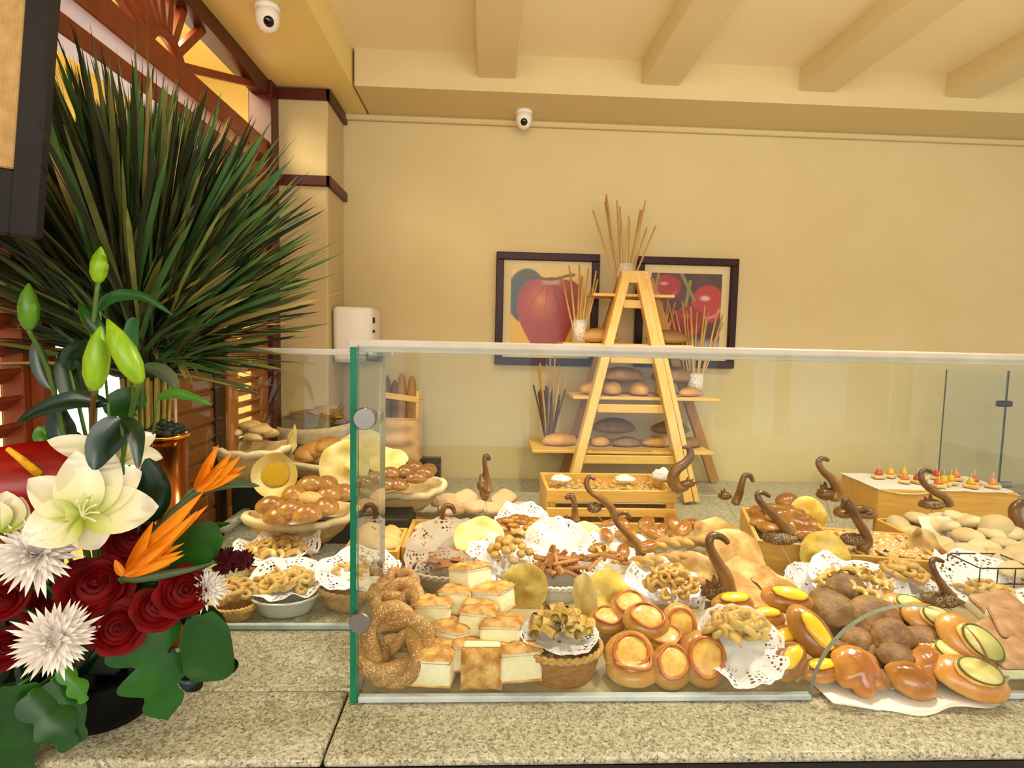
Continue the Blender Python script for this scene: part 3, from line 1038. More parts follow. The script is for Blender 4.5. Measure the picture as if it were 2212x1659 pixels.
def focaccia(seed):
    b = box(-.031, .031, -.031, .031, 0, .042, .006, 2)
    b = ([(x * (1 + .05 * nz((x, y, z), 30, seed)), y * (1 + .05 * nz((x, y, z), 30, seed + 1)), z) for x, y, z in b[0]], b[1])

    def top(u, v):
        x, y = (u - .5) * .066, (v - .5) * .066
        e = max(abs(u - .5), abs(v - .5)) * 2
        return (x, y, .0405 + .010 * (1 - e ** 5) + .003 * nz((x, y, 0), 90, seed) - .004 * (math.exp(-((u - .35) ** 2 + (v - .4) ** 2) * 60) + math.exp(-((u - .7) ** 2 + (v - .6) ** 2) * 60)))
    t = grid(13, 13, top)
    s = grid(13, 13, lambda u, v: ((u - .5) * .065, (v - .5) * .065, .036))
    return [('crumb', mk('crumb', *b, CRUMB)), ('crust', mk('crust', *merge(t, (s[0], [f[::-1] for f in s[1]])), CRUSTTOP)), ('base_crust', mk('base_crust', *box(-.0315, .0315, -.0315, .0315, -.001, .004, .002), CRUSTTOP))]


FOC = [focaccia(i) for i in range(3)]
FOCSLICE = [('crumb', FOC[0][0][1]), ('crust', mk('crust', *box(-.033, .033, -.033, .033, .036, .052, .008, 3), CRUSTTOP))]


def oval(m, sx, sy, sz, seed):
    return ('bun', roll(sx, sy, sz, m, seed, .05, .6, nu=22, fn=lambda d: 1 - (.22 * math.exp(-((d.x / .5) ** 2 + (d.y / .5) ** 2)) if d.z > 0 else 0)))


def fillm(sx, sy, z, m, seed, h=.006):
    return mk('filling', *mv(blob(sx, sy, h, .14, 2.2, seed, .6, 20, 8), z=z), m)


def loop(sx, sy, z, r, m, name, n=30, wob=.002, a0=0, a1=2 * PI, seed=0, flat=1.0):
    cl = abs(a1 - a0 - 2 * PI) < .01
    P = [((sx + .1 * sx * nz((math.cos(a), math.sin(a), 0), 1.5, seed)) * math.cos(a), (sy + .1 * sy * nz((math.cos(a), math.sin(a), 3), 1.5, seed)) * math.sin(a), z + wob * math.sin(3 * a + seed)) for a in (np.linspace(a0, a1, n, endpoint=not cl))]
    return mk(name, *tube(P, r, 7, cl, flat), m)


def tart(seed):
    return [oval(B_TART, .050, .042, .027, 100 + seed), ('filling', fillm(.035, .029, .0365, FILL, seed)), ('tomato_strip', loop(.034, .0285, .0405, .0022, TOMATO, 'tomato_strip', 30, .002, .3 * seed, .3 * seed + 2 * PI, seed, 1.4))]


TARTS = [tart(i) for i in range(3)]


def zucc(seed):
    ps = [oval(B_TART, .062, .040, .026, 110 + seed), ('filling', fillm(.036, .025, .036, FILL, seed + 9))]
    sl = ('courgette_slice', mk('courgette_slice', *xf(lathe([(0, 0), (.024, 0), (.0245, .003), (0, .0035)], 26), Matrix.Translation((.004, 0, .0415)) @ Matrix.Diagonal((1.4, .95, 1, 1))), ZUCC), [('skin', mk('skin', *xf(tube([(.0245 * math.cos(a), .0245 * math.sin(a), .0435) for a in np.linspace(0, 2 * PI, 26, endpoint=False)], .0016, 6, True), Matrix.Translation((.004, 0, 0)) @ Matrix.Diagonal((1.4, .95, 1, 1))), ZSKIN))])
    return ps + [sl]


ZUCCS = [zucc(i) for i in range(2)]


def custard(seed):
    return [oval(B_GLAZE, .050, .030, .026, 120 + seed), ('custard', fillm(.034, .015, .0375, CUSTARD, seed + 20, .007))]


CUSTS = [custard(i) for i in range(3)]


def braid_ring(R0, r, turns, m, seed, ey=1.0, drop=0):
    ps = []
    for k in range(2):
        P = []
        for a in np.linspace(0, 2 * PI, 56, endpoint=False):
            b = a * turns + PI * k
            q = R0 + .8 * r * math.cos(b)
            P.append((q * math.cos(a), q * ey * math.sin(a), r * 1.6 + .8 * r * math.sin(b)))
        rr = [r * (1 + .12 * nz(p, 60, seed + k)) for p in P]
        ps.append(('strand', mk('strand', *tube(P, rr, 10, True), m)))
    return ps


PRETZEL = [braid_ring(.043, .0125, 2, B_SESAME, 0), braid_ring(.040, .0115, 3, B_SESAME, 3, .8)]
TWIST = [('strand', mk('strand', *tube([(x, .006 * math.cos(x * 90 + k * PI), .011 + .005 * math.sin(x * 90 + k * PI)) for x in np.linspace(-.085, .085, 34)], [.004] + [.011] * 8 + [.004], 8), B_NAAN)) for k in range(2)]


def flatdisc(R0, m, seed, warp=.10, cup=0, t=.003, hole=0, ey=1.0):
    def f(u, v, s):
        a = 2 * PI * u
        r = R0 * v * (1 + .05 * nz((math.cos(a), math.sin(a), 0), 1.4, seed))
        x, y = r * math.cos(a), r * ey * math.sin(a)
        z = warp * R0 * nz((x / R0, y / R0, 0), 1.3, seed) * 1.6 + .25 * warp * R0 * nz((x / R0, y / R0, 1), 4.5, seed) + cup * R0 * v * v
        return (x, y, z + s * t * (1 - v ** 6))
    a = grid(30, 9, lambda u, v: f(u, v, 1), True)
    b = grid(30, 9, lambda u, v: f(u, v, -1), True)
    return mk('flatbread', *merge(a, (b[0], [q[::-1] for q in b[1]])), m)


PAPS = [flatdisc(.05, B_GREENPAP, 1, .08), flatdisc(.05, B_PAPPAD, 2, .12), flatdisc(.05, B_PALEPAP, 3, .15), flatdisc(.05, B_PALEPAP, 4, .12), flatdisc(.05, B_PAPPAD, 5, .22)]
NAANS = [flatdisc(.055, B_NAAN, 7, .18, t=.007), flatdisc(.055, B_NAAN, 8, .25, t=.008), flatdisc(.055, B_NAAN, 9, .12, t=.009)]
SHELL = [('flatbread', flatdisc(.05, B_PALEPAP, 11, .06, .35, .003)), ('inner_face', mk('inner_face', *mv(blob(.036, .032, .0035, .1, 2, 5, .4, 24, 8), y=.006, z=.009), plain('deep_yellow_crumb', 'c79a18', .45, col2='d3ab2c', scale=20)))]

KNOT = mk('knot', *up(tube([(.011 * math.sin(t) + .010 * math.sin(2 * t), .011 * math.cos(t) - .010 * math.cos(2 * t), -.005 * math.sin(3 * t)) for t in np.linspace(0, 2 * PI, 30, endpoint=False)], .0052, 7, True)), B_NUT)
RING = mk('ring', *up(tube([(.012 * math.cos(t), .010 * math.sin(t), .001 * math.sin(2 * t)) for t in np.linspace(0, 2 * PI, 20, endpoint=False)], .0058, 8, True)), B_NUT)
CRING = mk('ring', *up(tube([(.011 * math.cos(t) * (1 + .15 * math.sin(3 * t)), .010 * math.sin(t), .003 * math.sin(2 * t)) for t in np.linspace(0, 2 * PI, 20, endpoint=False)], .005, 7, True)), B_CRISP)
TWISTLET = mk('twist', *up(tube([(x, .005 * math.sin(x * 180), .004 * math.cos(x * 180)) for x in np.linspace(-.024, .024, 20)], [.003, .0065, .0065, .003], 7)), B_NUT)
COOKIE = mk('cookie', *up(blob(.013, .011, .008, .1, 2, 3, .6, 14, 8)), B_NUT)
BALL = mk('ball', *up(blob(.013, .012, .011, .12, 3, 4, .8, 18, 10, fn=lambda d: 1 + .10 * math.sin(7 * math.atan2(d.y, d.x) + 5 * d.z))), B_CRISP)
STICKY = mk('stick', *bar((-.034, 0, .005), (.034, 0, .006), .014, .009, bev=.003), B_CRISP2)
STRIP = mk('strip', *grid(14, 4, lambda u, v: ((u - .5) * .06, (v - .5) * .014 * (1 - .6 * abs(u - .5)), .004 + .006 * math.sin(u * 8) + .002 * math.sin(v * 6))), B_CRISP)
PUFF = mk('puff', *up(blob(.019, .015, .006, .2, 2.4, 8, .5, 14, 7, .8)), bread('white_sugared_puff', 'e9c98a', 'e6b872', 'd89a4c', .5, .1, 1.0, ns=45, seed='f7ecd2', ss=150, sd=.4))
CHIP = mk('chip', *up(blob(.011, .009, .004, .25, 2.4, 9, .7, 10, 6)), bread('snack_chip', 'e8c67c', 'dfae58', 'c98a38', .5, .1, 1.0, ns=60))
CRACK = mk('cracker', *box(-.03, .03, -.014, .014, 0, .004, .0015), B_CRISP2)
SHEETC = mk('cracker_sheet', *grid(12, 5, lambda u, v: ((u - .5) * .17, (v - .5) * .06, .004 * math.sin(u * 5 + v))), plain('golden_cracker', 'd6a530', .5, col2='c48e22', scale=30, vary=.12))
CURL = mk('curl', *grid(20, 5, lambda u, v: ((v - .5) * .034, (.006 + .0045 * (1 - u)) * math.cos(u * 11), .012 + (.006 + .0045 * (1 - u)) * math.sin(u * 11))), bread('rolled_biscuit', 'ecd898', 'e2c272', 'c08c38', .45, .1, 1.0, ns=50, seed='9a6224', ss=120, sd=.28))

# ---------------------------------------------------------------- placing helpers
def rotv(tilt, spin=0, az=-90):
    """lies flat when tilt = 0; leans up by tilt degrees so that its top looks along azimuth az (-90: at the viewer)"""
    a = RAD(az)
    t = RAD(tilt)
    return face((math.sin(t) * math.cos(a), math.sin(t) * math.sin(a), math.cos(t)), spin)


def put(name, label, cat, parts, px, py, z=None, dz=0, tilt=0, spin=0, az=-90, s=1, group=None, Y=None):
    p = at(px, py, Y=Y) if Y is not None else S(px, py, dz, z)
    q = rotv(tilt, spin, az)
    if Y is None:                                            # keep clear of the glass and of the counter top
        ms = [m[1] for m in parts] if isinstance(parts, (list, tuple)) else [parts]
        w = [q @ (v.co * s) for m in ms for v in m.vertices]
        if not (1790 < px < 2110 and py > 1440):
            p.y = max(p.y, GY + .008 - min(v.y for v in w))
        p.z = max(p.z, CT + .004 - min(v.z for v in w))
    return thing(name, label, cat, parts, p, q, s, group)


def heap(name, label, cat, group, meshes, px, py, z, rpx, n, hgt=.03, ey=.8, s=1, tiltmax=50, Y=None, seed=0, flatr=False):
    """small pieces heaped in a container whose middle shows at px, py at height z above the counter"""
    rd = random.Random(seed + n)
    c = at(px, py, Z=CT + z)
    R0 = rpx * c.y / F
    for i in range(n):
        q = math.sqrt((i + .5) / n)
        a = i * 2.39996 + seed
        x, y = q * R0 * math.cos(a), q * R0 * ey * math.sin(a)
        zz = hgt * (1 - q * q) + rd.uniform(-.002, .004)
        thing(name, label, cat, meshes[i % len(meshes)], (c.x + x, c.y + y, c.z + zz),
              (Quaternion((rd.uniform(-1, 1), rd.uniform(-1, 1), 0.01), RAD(rd.uniform(0, tiltmax))) @ Quaternion((0, 0, 1), rd.uniform(0, 6.28))), s * rd.uniform(.88, 1.12), group)


def doily(label, px, py, z, rpx, tilt=0, spin=0, cup=.35, m=None, rf=.12, seed=0, az=-90, n=72, back=.075):
    c = at(px, py, Z=CT + z)
    if tilt >= 30:
        c = CAM + (c - CAM) * (1 + back / c.y)
    R0 = rpx * c.y / F

    def f(u, v):
        a = 2 * PI * u
        r = R0 * (.05 + .95 * v) * (1 + .02 * math.sin(18 * a) * v ** 8)
        zz = cup * R0 * max(0, v - .45) ** 1.3 + rf * R0 * v ** 2 * (nz((math.cos(a) * 1.6, math.sin(a) * 1.6, 0), 1.5, seed) + .35 * math.sin(7 * a + seed))
        return (r * math.cos(a), r * math.sin(a), zz)
    V, Fs = grid(n, 14, f, True)
    uv = [((i % n) / n * 46, (i // n) / 13 * 12) for i in range(len(V))]
    return thing('lace_doily', label, 'doily', mk('doily', V, Fs, m or DOILY, uv=uv), c, rotv(tilt, spin, az))


def basket(name, label, px, py, z, rpx, h, m, rimm, ey=.8, taper=.8, braid=True, cat='basket', rot=0):
    c = at(px, py, Z=CT + z)
    R0 = rpx * c.y / F
    n = 48

    def wv(p, a, j):
        k = 1 + (.015 * math.sin(24 * a + PI * (j % 2)) if braid else 0)
        return (p[0] * k, p[1] * ey * k, p[2])
    out = [(R0 * (taper + (1 - taper) * t), -h * (1 - t)) for t in np.linspace(0, 1, 10)]
    inn = [(r - .004, zz + (.003 if i == 0 else 0)) for i, (r, zz) in enumerate(out)][::-1]
    ps = [('body', mk('body', *lathe([(0, -h)] + out + inn + [(0, -h + .003)], n, wv), m))]
    if braid:
        for k in range(2):
            ps.append(('rim_braid', mk('rim_braid', *tube([(R0 * math.cos(a) * (1 + .02 * math.cos(16 * a + k * PI)), R0 * ey * math.sin(a) * (1 + .02 * math.cos(16 * a + k * PI)), .004 * math.sin(16 * a + k * PI)) for a in np.linspace(0, 2 * PI, 128, endpoint=False)], .0042, 6, True), rimm)))
    else:
        ps.append(('rim', mk('rim', *tube([(R0 * math.cos(a), R0 * ey * math.sin(a), 0) for a in np.linspace(0, 2 * PI, 48, endpoint=False)], .0035, 8, True), rimm)))
    return thing(name, label, cat, ps, c, (0, 0, rot))


def linen_bowl(label, px, py, z, rpx, h, ey=.7, rot=0, fold=.012, seed=0, tilt=0, m=None):
    c = at(px, py, Z=CT + z)
    R0 = rpx * c.y / F

    def wv(p, a, j):
        k = 1 + .03 * nz((math.cos(a), math.sin(a), j * .3), 2, seed)
        return (p[0] * k, p[1] * k * ey, p[2] + (.008 * math.sin(2 * a + 1) + .006 * nz((math.cos(a) * 2, math.sin(a) * 2, 0), 1.5, seed)) * min(1, j / 5))
    pr = [(0, -h), (R0 * .55, -h), (R0 * .8, -h * .65), (R0 * .95, -h * .25), (R0, 0)]
    rim = [(R0, 0), (R0 * 1.06, .004), (R0 * 1.09, -.006), (R0 * 1.04, -.022), (R0 * 1.0, -.020), (R0 * .97, .004)]
    inn = [(R0 * .97, .003), (R0 * .9, -h * .3), (R0 * .7, -h * .7), (0, -h * .8)]
    return thing('linen_bowl', label, 'bowl', [('body', mk('body', *lathe(pr + inn, 40, wv), m or LINEN)), ('folded_rim', mk('folded_rim', *lathe(rim, 40, lambda p, a, j: (p[0] * (1 + .02 * math.sin(9 * a + seed)), p[1] * ey * (1 + .02 * math.sin(9 * a + seed)), p[2] + fold * .8 * nz((math.cos(a) * 3, math.sin(a) * 3, 0), 1, seed) + .008 * math.sin(2 * a + 1)), True), LINENW))], c, (tilt, 0, rot))
# ---------------------------------------------------------------- the heaped breads behind the front screen
# sesame rings by the glass corner
for k, (px, py, dz, t, sp, s, lb) in enumerate((
        (848, 1425, .005, 68, 15, 1.2, 'sesame-crusted braided bread ring leaning upright behind the lower steel fixing'),
        (850, 1490, -.005, 20, 60, 1.1, 'sesame-crusted braided bread ring lying under the leaning one by the glass corner'),
        (853, 1318, -.01, 22, 40, 1.05, 'sesame-crusted braided bread ring lying on top of the leaning one'),
        (862, 1283, -.005, 18, 100, 1.0, 'topmost sesame-crusted bread ring of the pile by the glass corner'))):
    put('bread_ring', lb, 'bread', PRETZEL[k % 2], px, py, dz=dz, tilt=t, spin=sp, s=s)
# focaccia cubes
for k, (px, py, dz, t, sp, az, s, lb) in enumerate((
        (1018, 1272, .02, 30, 20, -70, 1.05, 'golden-topped focaccia cube at the very top of the cube heap'),
        (985, 1322, .0, 35, -10, -90, 1.0, 'yellow-topped focaccia cube just under the topmost cube'),
        (1068, 1318, .0, 40, 30, -60, 1.05, 'focaccia cube near the round herb flatbread, white side showing'),
        (935, 1352, .0, 38, 0, -90, 1.08, 'focaccia cube with a broad white face next to the bread rings'),
        (1030, 1365, .01, 45, 25, -120, 1.05, 'tilted focaccia cube with dimpled brown top in the middle of the heap'),
        (1084, 1402, .005, 36, -12, -85, 1.15, 'large focaccia cube with a big white face beside the wicker basket'),
        (984, 1405, -.005, 40, 50, -90, 1.05, 'focaccia wedge with a folded cheese-yellow edge in the heap middle'),
        (940, 1462, .0, 55, 40, -50, 1.12, 'tipped focaccia cube at the heap foot next to the bread rings'),
        (1040, 1470, .0, 96, 0, -90, 1.05, 'focaccia cube at the heap foot turned with its brown crust forward'),
        (1118, 1476, .0, 36, 8, -88, 1.15, 'focaccia cube at the heap foot against the wicker basket'),
        (1000, 1450, -.01, 30, 20, -90, 1.0, 'focaccia cube half hidden between the tipped cube and the brown-faced cube'),
        (960, 1400, -.02, 60, 20, -90, 1.0, 'shaded focaccia cube behind the wedge in the cube heap'))):
    put('focaccia_cube', lb, 'bread', FOC[k % 3], px, py, dz=dz - .02, tilt=t * .55 - 34 if t < 90 else 82, spin=sp, az=az, s=s * 1.1)
# tomato tarts
for k, (px, py, dz, t, sp, s, lb) in enumerate((
        (1355, 1418, -.005, 46, 20, 1.02, 'round tomato-ringed tart leaning forward next to the wicker basket'),
        (1370, 1478, -.01, 8, 0, 1.02, 'tart lying flat underneath the round leaning tomato tart'),
        (1392, 1352, .005, 30, -15, .95, 'glossy tomato tart on top of the round leaning one'),
        (1357, 1325, .0, 22, 30, .92, 'half-hidden tomato tart behind the glossy upper one'),
        (1462, 1352, -.01, 58, 80, .92, 'red-edged tomato tart standing on edge beside the lace doily'),
        (1432, 1398, -.015, 18, 10, .9, 'plain brown tart wedged below the standing red-edged one'),
        (1520, 1440, .0, 52, 70, 1.08, 'large oval tomato tart leaning against the white lace doily'),
        (1452, 1460, -.005, 40, 50, .95, 'folded tomato tart at the front between two larger tarts'),
        (1310, 1352, -.01, 20, 0, .8, 'small tomato tart tucked behind the wicker basket'))):
    put('tomato_tart', lb, 'tart', TARTS[k % 3], px, py, dz=dz - .012, tilt=t, spin=sp, s=s)
# custard buns
for k, (px, py, dz, t, sp, s, lb) in enumerate((
        (1580, 1316, .0, 22, 5, .95, 'small oval bun with a bright yellow custard patch under the big swan bread'),
        (1695, 1308, .005, 28, -14, 1.12, 'wide glazed custard bun at the back of the custard bun pile'),
        (1650, 1345, -.005, 22, 0, .85, 'custard bun lying just behind the lace doily of knots'),
        (1742, 1372, .005, 52, -62, 1.2, 'long custard bun standing steeply beside the dark claw breads'),
        (1688, 1392, -.015, 30, 20, .95, 'brown bun beneath the long steep custard bun'),
        (1700, 1440, .0, 38, 40, .95, 'custard bun at the front beside the white lace doily'),
        (1768, 1462, -.01, 15, 10, .85, 'flat custard bun on the paper at the edge of the arched opening'))):
    put('custard_bun', lb, 'bun', CUSTS[k % 3], px, py, dz=dz - .012, tilt=t, spin=sp, s=s)
# dark claws and amber buns in the arched opening
for px, py, m, dz, t, sp, s, lb in (
        (1790, 1332, BROWNR[0], .0, 10, 70, 1.5, 'large round dark brown roll beside the long custard bun'),
        (1822, 1282, BROWNR[1], .0, 10, 20, 1.35, 'dark brown roll at the top of the claw bread pile'),
        (1876, 1345, CLAWS[0], .0, 45, -90, 1.15, 'big dark claw bread with three toes, at the back of the opening'),
        (1848, 1392, BROWNR[2], -.005, 10, 40, .95, 'knobbly little dark roll under the big claw bread'),
        (1920, 1386, CLAWS[1], .0, 48, -90, .95, 'dark claw bread with a notched lower edge in the middle of the opening'),
        (1990, 1396, BROWNR[0], -.005, 10, 20, 1.1, 'dark lumpy roll touching the courgette tarts'),
        (1806, 1424, BROWNR[1], -.005, 10, 0, 1.05, 'dark roll by the edge of the arched opening'),
        (1838, 1455, CLAWS[2], .0, 45, -90, .95, 'bright amber glazed claw bread at the front of the opening'),
        (1958, 1482, AMBER[0], -.004, 35, -30, 1.05, 'amber glazed bun pushed furthest out through the arched opening'),
        (1996, 1442, AMBER[1], .0, 25, 30, .95, 'amber glazed bun in front of the courgette tarts'),
        (1932, 1432, BROWNR[2], .0, 10, 10, 1.0, 'dark roll behind the furthest-out amber bun'),
        (1884, 1474, BROWNR[0], -.005, 10, 60, .85, 'seedy little dark roll beside the amber claw bread'),
        (1870, 1425, BROWNR[1], -.02, 10, 0, 1.1, 'shaded dark roll deep between the claw breads'),
        (1835, 1345, BROWNR[2], -.02, 10, 0, 1.2, 'shaded dark roll under the big three-toed claw bread'),
        (1945, 1350, BROWNR[1], -.02, 10, 0, 1.2, 'shaded dark roll between the claw breads and the top courgette tart')):
    put('claw_bread' if m in CLAWS else 'brown_roll', lb, 'bread', m, px, py, dz=dz - .018, tilt=t, spin=sp, s=s)
# courgette tarts
for k, (px, py, dz, t, sp, s, lb) in enumerate((
        (1948, 1320, .0, 35, -20, .8, 'topmost courgette tart, behind the dark claw breads'),
        (2004, 1350, .0, 40, -28, .95, 'courgette tart with a slim green-edged slice, second from the top'),
        (2082, 1395, .004, 50, -48, 1.12, 'big courgette tart with a whole green-rimmed slice facing the viewer'),
        (2086, 1474, -.002, 32, -20, 1.05, 'lowest courgette tart, lying on the paper at the edge of the opening'),
        (2036, 1432, -.015, 30, -40, .95, 'courgette tart mostly hidden under the big one'))):
    put('courgette_tart', lb, 'tart', ZUCCS[k % 2], px, py, dz=dz - .012, tilt=t, spin=sp, s=s)
# slices behind the glass past the opening
PINKREFL = plain('reflection_tinted_crust', 'a8784e', .5, col2='c99c74', scale=34, bump=.6)  # pink of the glass reflection mixed into the crust colour
SL = [('crumb', mk('crumb', *box(-.05, .05, -.035, .035, 0, .026, .006, 2), CRUMB)), ('crust', mk('crust', *box(-.052, .052, -.037, .037, .024, .036, .008, 3), PINKREFL))]
for px, py, dz, t, sp, lb in (
        (2150, 1330, .0, 25, 10, 'thick bread slab with reflection pink painted on its crust, top of the stack past the opening'),
        (2190, 1372, -.002, 30, -15, 'bread slab with reflection pink painted on its crust, second in the stack past the opening'),
        (2152, 1385, -.01, 28, 20, 'bread slab with reflection pink painted on its crust leaning behind the big courgette tart'),
        (2185, 1442, -.005, 15, 0, 'lowest bread slab past the opening, showing its white crumb'),
        (2140, 1440, -.02, 15, 30, 'bread slab half hidden behind the edge of the arched opening'),
        (2215, 1410, -.01, 25, 40, 'bread slab cut off by the picture edge past the opening')):
    put('bread_slab', lb, 'bread', SL, px, py, dz=dz - .015, tilt=t, spin=sp)
# flatbreads
for px, py, m, dz, t, sp, az, s, lb in (
        (1132, 1270, PAPS[0], .0, 74, 0, -95, 1.12, 'upright round herb-green flatbread in front of the white basket of sticks'),
        (1262, 1293, PAPS[3], .0, 84, 10, -160, 1.12, 'pale flatbread seen nearly edge-on, leaning on the big yellow folded one'),
        (1312, 1290, PAPS[4], .0, 70, 30, -75, 1.2, 'big yellow flatbread standing behind the tomato tarts'),
        (1036, 1162, PAPS[2], .02, 38, 0, -90, 1.42, 'pale oval flatbread lying over the edge of the bun tray'),
        (1185, 1160, PAPS[3], .015, 36, 20, -90, 1.35, 'wide pale flatbread behind the white basket of sticks'),
        (1268, 1162, PAPS[2], .015, 52, 70, -90, 1.0, 'small cupped pale flatbread beside the wide pale one'),
        (1745, 1110, PAPS[1], .04, 72, 0, -95, 1.15, 'round yellow flatbread standing on the box of glazed rolls'),
        (1782, 1200, PAPS[4], .01, 66, -40, -100, 1.3, 'tilted oval yellow flatbread between the two wooden boxes'),
        (2005, 1190, NAANS[1], .01, 64, 20, -75, 1.22, 'big folded brown flatbread leaning behind the last courgette tarts'),
        (1500, 1232, NAANS[0], .0, 48, 0, -100, .95, 'round dimpled flatbread behind the big dark swan bread'),
        (1592, 1205, NAANS[2], .012, 52, 30, -80, 1.55, 'largest blistered flatbread, leaning on the box of glazed rolls'),
        (1552, 1155, NAANS[1], .01, 35, 60, -95, 1.3, 'blistered flatbread behind the largest one'),
        (1620, 1248, NAANS[0], -.01, 22, 80, -90, 1.3, 'flatbread lying at the foot of the largest blistered one'),
        (1675, 1258, NAANS[1], -.012, 15, 0, -90, 1.0, 'small flat bread piece beside the lace doily near the boxes'),
        (1620, 1292, NAANS[2], -.03, 10, 0, -90, 1.2, 'flat brown bread under the heap, above the custard buns')):
    put('flatbread', lb, 'flatbread', m, px, py, dz=dz - .01, tilt=t, spin=sp, az=az, s=s)
# twisted loaves and rolls in the middle
for px, py, sp, s, lb in ((1482, 1180, 8, 1.15, 'long twisted bread lying across the middle, upper of two'), (1425, 1218, 12, 1.05, 'long twisted bread lying across the middle, lower of two')):
    put('twisted_bread', lb, 'bread', TWIST, px, py, dz=.0, tilt=12, spin=sp, s=s)
gl = 'small golden brown roll heaped in front of the slatted crate'
for k, (px, py, s) in enumerate(((1322, 1140, .75), (1395, 1137, .85), (1452, 1137, 1.0), (1410, 1160, .85), (1350, 1160, .75), (1475, 1150, .9), (1310, 1162, .7), (1365, 1178, .75), (1290, 1190, .6), (1430, 1150, .7), (1345, 1135, .7), (1500, 1140, .8), (1400, 1188, .8), (1345, 1198, .7), (1460, 1168, .7))):
    put('golden_roll', gl, 'roll', GLAZED[k % 3], px, py, dz=.005 - .012 * (k > 8), tilt=20, spin=k * 47, s=s, group='golden rolls in front of the slatted crate')

# ---------------------------------------------------------------- swan-shaped breads
def swan(label, neck, rn, body, D, stick=None, wing=True, flip=1, seed=0, bm=None):
    """neck: pixels from beak to breast at depth D; body: (px, py, half width px, half height px)"""
    o0 = at(body[0], body[1], Y=D)
    k = D / F
    P = spline([at(x, y, Y=D) - o0 for x, y in neck], 30)
    P = [p + Vector((0, -.004 + .004 * math.sin(i * .3), 0)) for i, p in enumerate(P)]
    rr = [r * k for r in rn]
    ps = [('neck', mk('neck', *tube(P, rr, 10), B_SWAN))]
    bw, bh = body[2] * k, body[3] * k
    ps.append(('body', mk('body', *blob(bw, bw * .6, bh, .12, 2, seed, .8, 18, 11), bm or (B_SWANSEED if seed % 2 else B_SWAN))))
    if wing:
        for i in range(3):
            a = RAD(150 - 28 * i) if flip > 0 else RAD(30 + 28 * i)
            t = Vector((math.cos(a) * bw * 1.25, .010 * (i - 1) - .006, math.sin(a) * bh * 1.6))
            ps.append(('feather', mk('feather', *tube([t * .25, t * .7, t * 1.1], [bh * .35, bh * .34, bh * .12], 7), B_SWAN)))
    if stick:
        q = at(*stick, Y=D) - o0
        q.z = max(q.z, CT + .012 - o0.z) if q.z + o0.z < CT + .012 else q.z
        ps.append(('pick', mk('pick', *tube([Vector((0, .004, -bh * .5)), Vector((q.x, q.y + .004, q.z))], .0016, 6), PICKM)))
    return thing('swan_bread', label, 'swan bread', ps, o0)


swan('slender upright swan bread on a pick, above the squares of flat bread', [(1058, 992), (1050, 986), (1047, 1000), (1052, 1030), (1056, 1062)], [4, 7, 5, 6, 11], (1047, 1062, 12, 26), 1.95, (1054, 1112), seed=3)
swan('plain swan neck bread rising from the bun tray', [(983, 1108), (976, 1095), (962, 1093), (956, 1110), (961, 1145), (966, 1172)], [4, 6, 6, 6, 7, 10], (966, 1172, 10, 8), 1.68, (966, 1190), False)
swan('hooked dark swan bread in front of the slatted crate, with a round body', [(1284, 1034), (1272, 1030), (1266, 1045), (1276, 1062), (1300, 1078), (1322, 1100), (1328, 1125)], [4, 5, 6, 6, 8, 9, 7], (1284, 1098, 16, 14), 1.80, (1330, 1160), False, seed=1)
swan('small swan bread with a spread head in front of the slatted crate corner', [(1222, 1075), (1234, 1072), (1240, 1085), (1241, 1100), (1244, 1125)], [5, 8, 6, 7, 10], (1225, 1128, 22, 9), 1.78, (1246, 1150), seed=0)
swan('thin brown swan neck bread among the golden rolls', [(1362, 1118), (1350, 1108), (1332, 1112), (1330, 1126), (1350, 1148), (1375, 1175), (1384, 1200)], [4, 5, 6, 6, 8, 10, 9], (1384, 1196, 12, 10), 1.52, (1386, 1225), False)
swan('pale golden swan bread perched on the slatted crate end', [(1475, 966), (1488, 968), (1491, 985), (1478, 1000), (1458, 1015), (1452, 1040), (1466, 1054), (1486, 1052)], [3, 7, 9, 10, 12, 13, 12, 6], (1484, 1046, 18, 9), 1.90, (1462, 1075), True, -1)
swan('swan bread with a crooked neck behind the glazed roll box', [(1626, 1040), (1620, 1028), (1606, 1028), (1600, 1045), (1596, 1068), (1588, 1088)], [4, 6, 6, 7, 9, 10], (1566, 1072, 16, 10), 1.93, (1590, 1120), True)
swan('dark swan bread with a flattened seedy body over the front of the glazed roll box', [(1662, 1072), (1648, 1064), (1636, 1068), (1640, 1084), (1662, 1105), (1690, 1130), (1706, 1152)], [4, 6, 7, 8, 10, 13, 14], (1684, 1162, 40, 18), 1.50, (1716, 1228), False, seed=1)
swan('brown swan bread with a clenched wing beside the canape box', [(1789, 994), (1776, 990), (1767, 1000), (1776, 1018), (1796, 1036), (1808, 1058), (1798, 1078)], [4, 6, 7, 8, 10, 13, 12], (1784, 1068, 22, 16), 1.86, (1800, 1130), True)
swan('glossy swan bread standing over the puff squares', [(1820, 1088), (1826, 1082), (1836, 1096), (1850, 1125), (1866, 1150), (1872, 1172), (1858, 1184)], [4, 9, 11, 10, 11, 13, 14], (1842, 1166, 30, 16), 1.50, (1887, 1260), False, seed=1)
swan('spiky brown swan bread sprawled behind the standing glossy one', [(1880, 1110), (1862, 1098), (1840, 1100), (1822, 1092)], [5, 9, 10, 8], (1850, 1112, 28, 10), 1.75, (1850, 1150), True, -1)
swan('swan bread with a sinuous neck against the canape box side', [(2012, 1020), (2000, 1016), (1988, 1022), (1990, 1040), (2010, 1058), (2042, 1075), (2052, 1092)], [4, 5, 6, 7, 8, 9, 9], (2012, 1090, 30, 13), 1.83, (2030, 1150), True, seed=1)
